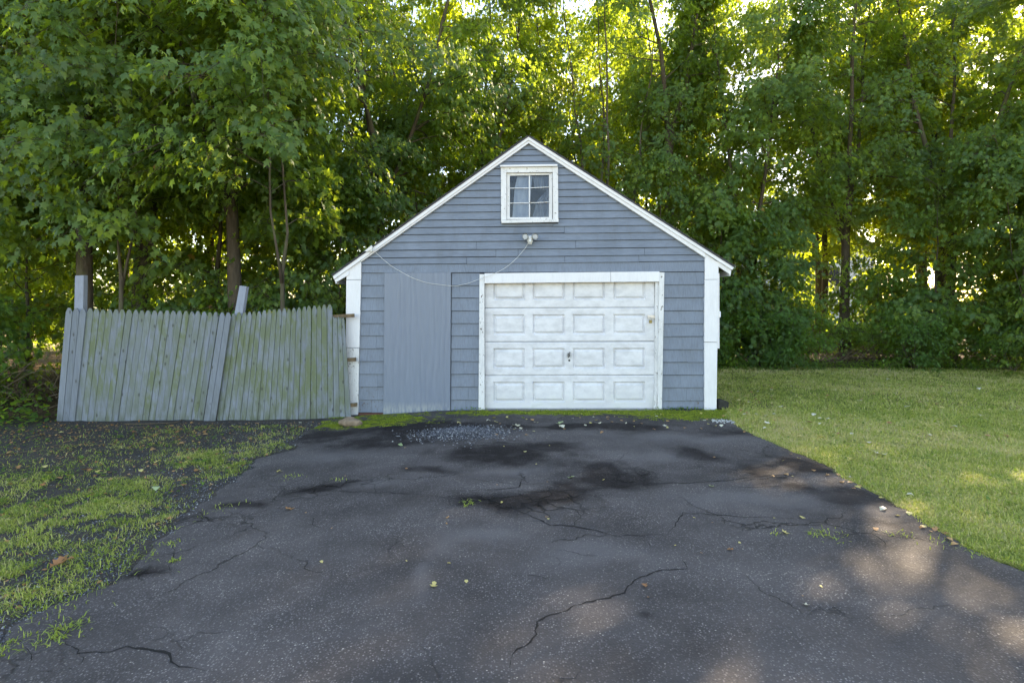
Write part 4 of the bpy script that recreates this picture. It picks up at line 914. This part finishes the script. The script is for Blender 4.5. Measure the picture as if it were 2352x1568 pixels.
b_ = MB(); b_.add([(-.25, -.28, 0), (.25, -.28, 0), (.25, .28, 0), (-.25, .28, 0), (-.31, -.35, 1.0), (.31, -.35, 1.0), (.31, .35, 1.0), (-.31, .35, 1.0)], [(3, 2, 1, 0), (4, 5, 6, 7), (0, 1, 5, 4), (1, 2, 6, 5), (2, 3, 7, 6), (3, 0, 4, 7)])
b_.build('body', M['blue'], bn, bevel=0.02); MB().prism([(-.33, 1.003), (.33, 1.003), (.33, 1.04), (.2, 1.09), (-.2, 1.09), (-.33, 1.04)], -.38, .38).build('lid', M['blue'], bn, bevel=0.01)
for s_ in (-1, 1): MB().tube([(s_ * .27, .3, .1), (s_ * .33, .3, .1)], 0.1, 14).build('wheel', M['black'], bn)

# ------------------------------------------------------------------ things on the ground
def blob_mesh(seed, rx, ry, rz, sub=2, rough=0.2):
    import bmesh
    bm = bmesh.new(); bmesh.ops.create_icosphere(bm, subdivisions=sub, radius=1)
    for v in bm.verts:
        n = mnoise.noise(v.co * 1.6 + Vector((seed, 0, 0))) + 0.4 * mnoise.noise(v.co * 4 + Vector((0, seed, 0)))
        c = v.co * (1 + rough * n); v.co = Vector((c.x * rx, c.y * ry, c.z * rz))
    me = bpy.data.meshes.new('stone'); bm.to_mesh(me); bm.free(); me.polygons.foreach_set('use_smooth', [True] * len(me.polygons)); return me
p = G(801, 984); st = link('stone', blob_mesh(4, 0.155, 0.09, 0.07, 3, 0.35), M['rock']); st.location = (p.x, p.y + .08, float(drive_z(p.x, p.y)) + 0.045); st.rotation_euler = (0, R(4), R(-6))
tag(st, 'brown two-lobed stone lying on the moss below the fence end', 'stone')
p = G(1659, 940)
bk = MB().prism([(-.09, 0), (.085, 0), (.10, .12), (.02, .155), (-.085, .15)], -0.08, 0.10).build('wall_block', M['darkblock'], None, bevel=0.015); bk.location = (p.x, p.y + 0.05, float(gz(p.x, p.y))); bk.rotation_euler = (0, 0, R(8))
tag(bk, 'dark mossy concrete block on the grass against the right corner of the garage', 'block')
p = G(1661, 972); dc = MB(); rr = random.Random(8)
for k in range(60):
    a, r_ = rr.uniform(0, 6.28), math.sqrt(rr.random()); x, y = p.x + math.cos(a) * r_ * .17, p.y + math.sin(a) * r_ * .13; s_ = rr.uniform(.008, .02); z = float(drive_z(x, y)) + .004
    dc.add([(x - s_, y, z), (x, y - s_, z), (x + s_, y, z), (x, y + s_, z), (x, y, z + s_)], [(0, 1, 4), (1, 2, 4), (2, 3, 4), (3, 0, 4)])
tag(dc.build('paint_flakes', M['flakes']), 'pale patch of paint flakes and grit on the moss near the right corner', 'paint flakes', kind='stuff')
# loose gravel
def stones(name, P, size, rg_, label):
    n = len(P); B = np.array([(1, 0, 0), (0, 1, 0), (-1, 0, 0), (0, -1, 0), (0, 0, .7), (0, 0, -.5)])
    F0 = np.array([(0, 1, 4), (1, 2, 4), (2, 3, 4), (3, 0, 4), (1, 0, 5), (2, 1, 5), (3, 2, 5), (0, 3, 5)])
    a = rg_.uniform(0, 6.28, n); ca, sa = np.cos(a), np.sin(a); s_ = size * rg_.uniform(.5, 1.4, n)
    V = B[None] * rg_.uniform(.6, 1.2, (n, 6, 1)) * s_[:, None, None]; x = V[..., 0] * ca[:, None] - V[..., 1] * sa[:, None]; y = V[..., 0] * sa[:, None] + V[..., 1] * ca[:, None]
    V = np.stack([x, y, V[..., 2]], -1) + P[:, None]
    me = npmesh(name, V.reshape(-1, 3), ((np.arange(n) * 6)[:, None, None] + F0[None]).reshape(-1, 3), {'rnd': np.repeat(rg_.random(n), 6)})
    return tag(link(name, me, M['gravel']), label, 'gravel', kind='stuff')
g_ = np.random.default_rng(12); n = 5200; a = g_.uniform(0, 6.28, n); r_ = np.abs(g_.normal(0, .5, n)); c = G(1062, 1000)
x = c.x + np.cos(a) * r_ * .62; y = c.y + np.sin(a) * r_ * .42; hgt = 0.045 * np.exp(-(r_ / .55) ** 2) * g_.random(n)
stones('gravel', np.stack([x, y, drive_z(x, y) + hgt + .002], 1), 0.012, g_, 'heap of loose grey gravel on the driveway before the plywood panel')
n = 11000; y = 2.4 + 6.3 * g_.random(n) ** 1.5; x = edgeL(y) - np.abs(g_.normal(0, .9, n)) * (.4 + vn(y, y * 0, 2)) + .15 - .3 * vn(y, y * 0 + 4, 5)
stones('gravel', np.stack([x, y, np.where(x < edgeL(y), verge_z(x, y), drive_z(x, y)) + .002], 1), 0.007, g_, 'loose dark gravel along the left edge of the driveway')

# ------------------------------------------------------------------ grass
def blades(name, X_, Y_, Z_, hgt, wid, rnd, rg_, label, cat, mat='grass'):
    n = len(X_); a = rg_.uniform(0, 6.28, n); lean = rg_.uniform(0.1, 2.2, n); la = rg_.uniform(0, 6.28, n)
    P = np.stack([X_, Y_, Z_], 1); W = np.stack([np.cos(a), np.sin(a), 0 * a], 1) * wid[:, None] / 2
    Ln = np.stack([np.cos(la), np.sin(la), 0 * la], 1) * (hgt * lean)[:, None]; U = np.array([0, 0, 1.])[None] * hgt[:, None]
    mid = P + Ln * 0.35 + U * (0.65 - 0.1 * lean)[:, None]; tip = P + Ln + U * (1.0 - 0.36 * lean)[:, None]
    V = np.stack([P - W, P + W, mid - W * .75, mid + W * .75, tip], 1); F = np.array([(0, 1, 3), (0, 3, 2), (2, 3, 4)])
    me = npmesh(name, V.reshape(-1, 3), ((np.arange(n) * 5)[:, None, None] + F[None]).reshape(-1, 3), {'rnd': np.repeat(rnd, 5)})
    return tag(link(name, me, M[mat]), label, cat, kind='stuff')
g_ = np.random.default_rng(20)
def lawn_pts(n, y0, y1):
    y = g_.uniform(y0, y1, n); L = np.where(y < 8.95, edgeR(np.clip(y, -3, 8.95)) + 0.05 - 0.22 * vn(y, y * 0 + 3, 5) * vn(y + 5, y * 0, 1.2) * 1.6, 3.36); Rm = y * 0.93 + 0.6
    x = L + (np.maximum(Rm, L + .1) - L) * g_.random(n); k = x < Rm; return x[k], y[k]
XY = [lawn_pts(95000, 2.6, 5.5), lawn_pts(120000, 5.5, 9.0), lawn_pts(110000, 9.0, 15.1)]
x = np.concatenate([a[0] for a in XY]); y = np.concatenate([a[1] for a in XY])
dry = vn(x, y, 0.55); pat = vn(x + 40, y, 2.2)
keep = g_.random(len(x)) < np.where(y > 9, 0.75, 1) * np.clip(1.9 * vn(x + 2, y + 30, 3.0) + .1, .15, 1); x, y, dry, pat = x[keep], y[keep], dry[keep], pat[keep]
sh = 0.026 + 0.022 * pat; hg = sh * g_.uniform(.5, 1.4, len(x)) * (1 + y * 0.02)
blades('lawn_grass', x, y, lawn_z(x, y), hg, 0.0035 + 0.0007 * y * g_.uniform(.6, 1.3, len(x)), np.clip(-0.12 + 0.75 * dry + 0.55 * vn(x + 9, y + 7, 3.5) + 0.015 * (y - 6) + g_.normal(0, .27, len(x)), 0, 1), g_, 'short mown green and straw coloured grass of the lawn on the right', 'grass')
# sparse clumpy grass on the gravel verge
n = 420000; y = g_.uniform(2.3, 8.6, n); x = edgeL(y) - 0.02 - (y * 0.93 + 1.2 + edgeL(y)).clip(0.3) * g_.random(n)
px = 1176 + x / y * FP; py = HOR + (HC + .1) / y * FP
cl = vn(x + 3, y * 1.1, 1.5); fine_ = vn(x * 3, y * 3, 2.3)
band = np.exp(-((py - (1210 - (px) * 0.235)) / 95) ** 2) * 0.9 + 0.25 * np.exp(-((py - 1330) / 60) ** 2)
dist_e = edgeL(y) - x
dens = (band * 1.5 * np.clip(cl * 3.2 - .95, 0, 1.5)) * np.clip(fine_ * 3.0 - .85, 0, 1.3) * np.clip(dist_e / .18, 0.05, 1) + 0.02
dens *= np.clip((y < 8.4) * 1.0, 0, 1)
k = g_.random(n) < dens * 0.36; x, y, cl = x[k], y[k], cl[k]
blades('verge_grass', x, y, verge_z(x, y), 0.034 * g_.uniform(.3, 1.5, len(x)), 0.0045 * g_.uniform(.7, 1.8, len(x)), np.clip(0.08 + 0.75 * vn(x, y + 60, 2.8) - .1 + g_.normal(0, .28, len(x)), 0, 1), g_, 'patchy green grass growing in the dark gravel before the fence', 'grass')
# tufts in cracks and along edges
tx, ty = [], []
for (a, b, m, s_) in [(1078, 1163, 70, .05), (1895, 1238, 90, .08), (1880, 1234, 40, .04), (2060, 1238, 40, .05), (2170, 1258, 60, .1), (2230, 1275, 70, .1), (128, 1477, 80, .05), (160, 1448, 60, .05), (10, 1498, 90, .08), (395, 1300, 40, .03), (393, 1258, 60, .05), (365, 1220, 90, .08), (672, 1103, 50, .07), (780, 1110, 30, .04), (500, 1180, 60, .1), (1780, 1235, 20, .03), (110, 1385, 240, .16), (260, 1290, 240, .14), (120, 1330, 200, .15), (40, 1385, 200, .15)]:
    c = G(a, b); m = m if a < 300 and b > 1280 else m // 2; tx += list(g_.normal(c.x, s_, m)); ty += list(g_.normal(c.y, s_ * .8, m))
tx, ty = np.array(tx), np.array(ty)
tz = np.where(tx < edgeL(ty), verge_z(tx, ty), drive_z(tx, ty))
blades('grass_tufts', tx, ty, tz, 0.032 * g_.uniform(.4, 1.3, len(tx)), 0.006 * g_.uniform(.7, 1.5, len(tx)), g_.uniform(0, .45, len(tx)), g_, 'small green tufts rooted in the cracks of the driveway', 'grass')
q = np.random.default_rng(41); n = 5200; y = q.uniform(3.2, 8.65, n); x = edgeL(y) - .05 - (y * 0.9 + edgeL(y) + .8).clip(.3) * q.random(n)
k = q.random(n) < (0.15 + 0.85 * np.clip((y - 5.5) / 2.5, 0, 1)) * np.clip(vn(x, y + 11, 1.8) * 2 - .4, .1, 1); x, y = x[k], y[k]; n = len(x)
D = np.stack([q.normal(0, 1, n), q.normal(0, 1, n), q.normal(0, .25, n)], 1); N_ = np.stack([q.normal(0, .35, n), q.normal(0, .35, n), np.ones(n)], 1)
tag(link('leaf_crumbs', leaves_mesh('leaf_crumbs', np.stack([x, y, verge_z(x, y) + .008], 1), D, N_, .028 * q.uniform(.4, 1.6, n), q, 'oval'), M['fallen_brown']), 'brown crumbs of dead leaves on the dark soil before the fence', 'leaf litter', kind='stuff')
# moss cushions
n = 26000; x = g_.uniform(-3.3, 3.6, n); y = 7.7 + 1.25 * g_.random(n)
fld = np.clip((y - 7.85) / .55, 0, 1) * (0.30 + 0.55 * vn(x + 20, y * 1.8, 1.1)) + 0.35 * np.exp(-((x + 2.2) / 0.9) ** 2 - ((y - 8.1) / 0.45) ** 2) + 0.40 * np.exp(-((x - 2.6) / 0.9) ** 2 - ((y - 8.55) / 0.35) ** 2) + 0.3 * np.exp(-((y - 8.75) / 0.16) ** 2) * (x > -1) - 0.35 * np.exp(-((x - 0.7) / 1.0) ** 2 - ((y - 8.3) / 0.25) ** 2)
k = (fld + (vn(x, y, 6) - .5) * 1.4 > 0.72) & (x > edgeL(y)) & (x < edgeR(y)); x, y = x[k], y[k]
M['moss'] = m_leaf('moss', [(0, (0.07, 0.11, 0.012)), (.6, (0.17, 0.23, 0.02)), (1, (0.32, 0.36, 0.04))], (.4, .5, .03), .2, .9)
blades('moss', x, y, drive_z(x, y) + .001, 0.012 * g_.uniform(.5, 1.5, len(x)), np.full(len(x), 0.012), g_.random(len(x)), g_, 'bright green moss along the foot of the garage', 'moss', 'moss')
# weeds at the foot of the garage and in the far edge of the lawn, dark plants by the fence's left end
def patch(name, n, cx, cy, sx, sy, h, size, label, cat, seed, shape='oval', mat='leaf_low', zf=None):
    q = np.random.default_rng(seed); x = q.normal(cx, sx, n); y = q.normal(cy, sy, n); z0 = (zf(x, y) if zf else gz(x, y)); z = z0 + h * q.random(n) * np.exp(-((x - cx) / sx) ** 2 * .3)
    P = np.stack([x, y, z + .01], 1); D = np.stack([q.normal(0, 1, n), q.normal(0, 1, n), q.normal(0, .3, n)], 1); N_ = np.stack([q.normal(0, .4, n), q.normal(-.3, .4, n), np.ones(n)], 1)
    return tag(link(name, leaves_mesh(name, P, D, N_, size * q.uniform(.5, 1.3, n), q, shape), M[mat]), label, cat, kind='stuff')
patch('weeds', 160, WX(1560), YW - .09, .38, .03, .06, .03, 'small weeds at the foot of the right shingles', 'weeds', 1)
patch('weeds', 70, WX(1075), YW - .1, .25, .03, .06, .025, 'small weeds between the plywood panel and the garage door', 'weeds', 2)
patch('weeds', 110, 3.55, 8.8, .3, .25, .03, .03, 'low weeds around the dark block at the corner', 'weeds', 3)
patch('ground_ivy', 2200, 5.2, 15.0, 1.2, .28, .22, .05, 'dark ground ivy along the lawn edge behind the garage', 'ground cover', 4)
patch('ground_ivy', 4200, 11.0, 15.1, 2.6, .30, .22, .055, 'low green ground cover under the saplings on the right', 'ground cover', 5)
patch('leafy_plant', 260, -7.55, 8.55, .28, .22, .38, .075, 'green broad-leaved plants at the left end of the fence', 'plant', 6)
patch('leafy_plant', 420, -8.6, 9.1, .5, .3, .9, .08, 'dark leafy undergrowth at the left edge beside the fence', 'plant', 7)

for nm, n_, x0, x1, y0, y1, sd in (('lawn_weeds', 5200, 3.4, 13, 4.2, 14.8, 21), ('verge_weeds', 1500, -8.5, -3, 3.2, 8.3, 22)):
    q = np.random.default_rng(sd); x = q.uniform(x0, x1, n_); y = q.uniform(y0, y1, n_); k = (vn(x + 50, y, 1.7) > .52)
    x, y = x[k], y[k]; k = (x > edgeR(np.clip(y, -3, 8.9)) + .1) if x0 > 0 else (x < edgeL(y) - .1); x, y = x[k], y[k]
    x = np.repeat(x, 3) + q.normal(0, .02, len(x) * 3); y = np.repeat(y, 3) + q.normal(0, .02, len(y) * 3); n_ = len(x)
    z = (lawn_z(x, y) if x0 > 0 else verge_z(x, y)) + q.uniform(.01, .035, n_)
    D = np.stack([q.normal(0, 1, n_), q.normal(0, 1, n_), q.normal(0.1, .2, n_)], 1); N_ = np.stack([q.normal(0, .3, n_), q.normal(0, .3, n_), np.ones(n_)], 1)
    tag(link(nm, leaves_mesh(nm, np.stack([x, y, z], 1), D, N_, .03 * q.uniform(.5, 1.5, n_), q, 'oval'), M['leaf_low']), 'small broad leaved weeds growing among the ' + ('lawn grass' if x0 > 0 else 'sparse grass before the fence'), 'weeds', kind='stuff')

# sticks and dry stems
def stick(pts, r_, label, mat='twig', cat='stick'):
    P = [Vector(p) for p in pts]; return tag(MB().tube(smooth_path(P, 3), r_, 5).build('stick', M[mat]), label, cat, 'fallen sticks')
def gs(x, y, dz=0.012): p = G(x, y); return (p.x, p.y, float(verge_z(p.x, p.y)) + dz if p.x < 0 else float(lawn_z(p.x, p.y)) + dz)
stick([gs(285, 975), gs(340, 976), gs(400, 972), gs(418, 966)], .007, 'long thin stick lying along the foot of the left fence panel')
stick([gs(415, 1000), gs(450, 988), gs(500, 975)], .005, 'pale stick pointing up right on the gravel before the fence')
stick([gs(300, 985), gs(320, 984), gs(345, 979)], .005, 'short stick among the litter before the left fence panel')
stick([gs(0, 1047), gs(60, 1040), gs(120, 1028), gs(170, 1022)], .004, 'straw stem at the left edge in the sparse grass')
stick([gs(1708, 872), gs(1725, 868), gs(1740, 858)], .012, 'fallen branch on the lawn behind the garage corner')
stick([gs(2060, 845), gs(2130, 838), gs(2210, 826)], .014, 'long fallen branch along the back edge of the lawn')
q = random.Random(4); br = MB()
for k in range(60):
    x = q.uniform(-9.6, -7.2); y = q.uniform(9.1, 10.3); a = q.uniform(-.9, .9); l_ = q.uniform(.4, 1.4); z = q.uniform(-.1, .5)
    P_ = [Vector((x, y, z)), Vector((x + l_ * .5 * math.cos(a), y - .1, z + q.uniform(.0, .35))), Vector((x + l_ * math.cos(a), y - q.uniform(0, .3), z + q.uniform(-.4, .35)))]
    br.tube(smooth_path(P_, 3), [.007 * (1 - .8 * i / 6) for i in range(7)], 4, cap=False)
for k in range(150):
    x = q.uniform(8.0, 13.5); y = q.uniform(15.2, 16.0); a = q.uniform(-1, 1); l_ = q.uniform(.4, 1.3); z = q.uniform(0, .35)
    P_ = [Vector((x, y, z)), Vector((x + l_ * .5 * math.cos(a), y, z + q.uniform(.0, .4))), Vector((x + l_ * math.cos(a), y - q.uniform(0, .3), z + q.uniform(-.2, .5)))]
    br.tube(smooth_path(P_, 3), [.008 * (1 - .8 * i / 6) for i in range(7)], 4, cap=False)
tag(br.build('brushwood', M['twig']), 'tangle of dry brushwood under the shrubs', 'brushwood', kind='stuff')

# ------------------------------------------------------------------ fallen leaves, each a thing
def leafmesh(seed, shape):
    q = np.random.default_rng(seed); O_, T_ = (OUT, OT) if shape == 'maple' else (OUT6, OT6)
    if shape == 'oak':
        O_ = np.array([(0, 0), (.14, .18), (.34, .22), (.12, .36), (.42, .52), (.13, .58), (.24, .82), (0, 1), (-.24, .82), (-.13, .58), (-.42, .52), (-.12, .36), (-.34, .22), (-.14, .18)])
        T_ = np.array([(0, 1, 13), (1, 2, 3), (1, 3, 11), (1, 11, 13), (13, 11, 12), (3, 4, 5), (3, 5, 9), (3, 9, 11), (11, 9, 10), (5, 6, 7), (5, 7, 9), (9, 7, 8)])
    z = 0.12 + 0.35 * np.abs(O_[:, 0]) * q.uniform(.3, 1.6) + 0.12 * np.sin(O_[:, 1] * 5 + q.uniform(0, 6)) + q.normal(0, .03, len(O_)); z -= z.min()
    return npmesh('fallen_leaf', np.stack([O_[:, 0], O_[:, 1] - .5, z], 1), T_, {'rnd': np.full(len(O_), q.random())})
LM = {s: [leafmesh(i + 10 * k, s) for i in range(4)] for k, s in enumerate(('maple', 'oval', 'oak'))}
def fallen(px, py, kind, size, mat, label, group=None, rot=None, q=random.Random(77)):
    p = G(px, py); A_, B_ = float(edgeL(min(p.y, 8.9))), float(edgeR(min(p.y, 8.9)))
    z = float(drive_z(p.x, p.y)) if (A_ < p.x < B_ and p.y < 8.98) else (float(verge_z(p.x, p.y)) + .012 if p.x < 0 else float(lawn_z(p.x, p.y)) + .022)
    o = bpy.data.objects.new('fallen_leaf', q.choice(LM[kind])); COL.objects.link(o); o.location = (p.x, p.y, z + .003); o.scale = (size, size, size * .9)
    o.rotation_euler = (q.uniform(-.12, .12), q.uniform(-.12, .12), q.uniform(0, 6.28) if rot is None else rot)
    if not o.data.materials: o.data.materials.append(None)
    o.material_slots[0].link = 'OBJECT'; o.material_slots[0].material = M['fallen_' + mat]
    return tag(o, label, 'leaf', group)
for a in [(667, 1178, 'maple', .075, 'brown', 'curled brown leaf on the left side of the driveway below the cracks'), (996, 1357, 'oak', .062, 'yellow', 'tan lobed leaf on the asphalt below the pale scuff mark'),
          (1481, 1357, 'oak', .055, 'brown', 'orange brown lobed leaf right of the long diagonal crack'), (1310, 1103, 'maple', .075, 'green', 'pale green maple leaf in the middle of the driveway'),
          (1182, 985, 'maple', .10, 'pale', 'pale grey green maple leaf right of the gravel heap'), (1285, 977, 'maple', .12, 'green', 'large pale green maple leaf before the door'),
          (1290, 986, 'oval', .10, 'pale', 'narrow tan leaf just below the large pale green maple leaf'), (1677, 1272, 'oak', .05, 'brown', 'small brown lobed leaf beside the pale patch on the right driveway'),
          (1806, 1233, 'maple', .055, 'yellow', 'tan leaf on the right driveway below the dark damp patch'), (1843, 1198, 'oval', .05, 'yellow', 'yellowish leaf on the crack of the right driveway'),
          (2029, 1180, 'oval', .06, 'pale', 'pale tan leaf on the dark damp patch near the lawn'), (1851, 1400, 'maple', .042, 'pale', 'small pale leaf low on the right driveway'),
          (1635, 1124, 'maple', .055, 'green', 'light green leaf by the crack right of centre'), (1807, 1099, 'oval', .05, 'brown', 'orange brown leaf on the upper right driveway'),
          (1774, 1102, 'maple', .04, 'brown', 'small reddish leaf left of the orange brown one on the upper right driveway'), (1222, 970, 'oval', .07, 'brown', 'brown leaf at the moss edge before the door'),
          (2012, 1226, 'oval', .045, 'brown', 'small brown leaf near the right edge of the driveway'), (1140, 1005, 'oval', .05, 'brown', 'small brown leaf beside the gravel heap'),
          (920, 1028, 'oval', .07, 'green', 'green leaf on the dark asphalt left of the gravel'), (643, 1091, 'maple', .06, 'yellow', 'yellowish leaf at the left edge of the driveway'),
          (1055, 1139 - 140, 'maple', .05, 'yellow', 'tan leaf on top of the gravel heap'), (1027, 1198, 'oak', .04, 'brown', 'tiny orange star shaped leaf left of the middle of the driveway'),
          (1256, 1196, 'oak', .03, 'brown', 'tiny orange leaf near the fork of the cracks'), (1142, 1121, 'oak', .035, 'brown', 'tiny rust leaf above the dark crack'),
          (1206, 1043, 'oval', .05, 'yellow', 'small yellow leaf in the middle of the dark damp area'), (935, 1083, 'maple', .035, 'brown', 'tiny brown leaf left of the pale patch on the driveway'),
          (132, 1303, 'oak', .11, 'brown', 'cluster forming rusty oak leaf on the gravel at the left'), (150, 1301, 'oak', .10, 'brown', 'rusty oak leaf right beside its twin on the left gravel'), (388, 1198, 'oak', .08, 'brown', 'rusty leaf at the grass edge left of the driveway'),
          (357, 1129, 'oval', .09, 'green', 'smooth pale green oval leaf in the sunlit left grass'), (690, 975, 'oval', .0601, 'pale', 'white scrap of leaf at the foot of the right fence panel'),
          (2026, 1052, 'maple', .14, 'pale', 'large crumpled white leaf on the lawn'), (1955, 1065, 'maple', .09, 'yellow', 'yellowish leaf left of the large white leaf on the lawn'), (2249, 898, 'oval', .12, 'pale', 'pale leaf on the far right lawn'),
          (1952, 1102, 'maple', .07, 'pale', 'pale leaf at the edge between lawn and driveway'), (1996, 1022, 'oval', .07, 'pale', 'small pale leaf above the large white leaf on the lawn'), (2326, 1139, 'maple', .08, 'yellow', 'tan leaf on the sunny strip at the right edge of the lawn'),
          (2090, 1145, 'oval', .06, 'pale', 'cream leaf on the lawn between the driveway edge and the sunny strip'), (1885, 1010, 'maple', .08, 'yellow', 'pale yellow leaf on the lawn near the driveway'), (1870, 958, 'oval', .08, 'pale', 'cream leaf on the middle lawn'),
          (1973, 924, 'maple', .09, 'pale', 'cream leaf standing up on the lawn'), (1772, 898, 'oval', .08, 'pale', 'round cream leaf on the lawn right of the garage corner'), (1714, 930, 'maple', .08, 'yellow', 'bright yellow leaf nearest the dark block'),
          (1740, 902, 'oval', .07, 'pale', 'cream leaf further back on the lawn behind the block'), (1760, 990, 'maple', .06, 'yellow', 'pale leaf where lawn, moss and driveway meet')]:
    fallen(*a)
q = random.Random(31)
for k in range(70):
    px, py = q.uniform(1680, 2340), q.uniform(862, 1010)
    if px < 1176 + 0.49 * 0 + 500 or G(px, py).x < float(edgeR(min(G(px, py).y, 8.9))) + .1: continue
    fallen(px, py, q.choice(('maple', 'oval')), q.uniform(.05, .085), q.choice(('yellow', 'yellow', 'brown', 'pale', 'brown')), 'small fallen leaf lying in the grass of the back lawn', 'small leaves on the back lawn')
for k in range(34):
    fallen(q.uniform(1655, 1780), q.uniform(885, 960), q.choice(('maple', 'oval')), q.uniform(.05, .08), q.choice(('yellow', 'yellow', 'brown', 'pale')), 'yellow or brown leaf scattered on the grass by the right garage corner', 'leaves by the garage corner')
for k in range(60):
    px, py = q.uniform(1050, 1700), q.gauss(972, 12)
    if py < 950 or py > 1010: continue
    fallen(px, py, q.choice(('maple', 'oval', 'oak')), q.uniform(.03, .065), q.choice(('brown', 'brown', 'yellow', 'pale')), 'small dry leaf scattered on the moss before the garage', 'small leaves on the moss')
for k in range(26):
    t_ = q.random(); px = 1710 + t_ * 500 + q.uniform(-14, 8); py = 990 + t_ * 265 + q.uniform(-6, 12)
    fallen(px, py, q.choice(('maple', 'oval')), q.uniform(.03, .055), q.choice(('brown', 'brown', 'yellow')), 'small rusty leaf caught along the right driveway edge', 'leaves along the right driveway edge')
for k in range(60):
    px, py = q.uniform(10, 700), q.uniform(975, 1120)
    if G(px, py).x > float(edgeL(min(G(px, py).y, 8.9))) - .1: continue
    fallen(px, py, q.choice(('maple', 'oval', 'oak')), q.uniform(.04, .08), q.choice(('brown', 'brown', 'brown', 'yellow')), 'small brown leaf in the litter and sparse grass before the fence', 'leaf litter before the fence')
for k in range(30):
    fallen(q.uniform(700, 1950), q.uniform(1010, 1420), q.choice(('oak', 'oval')), q.uniform(.018, .03), q.choice(('brown', 'yellow')), 'tiny leaf fragment on the open driveway', 'leaf fragments on the driveway')
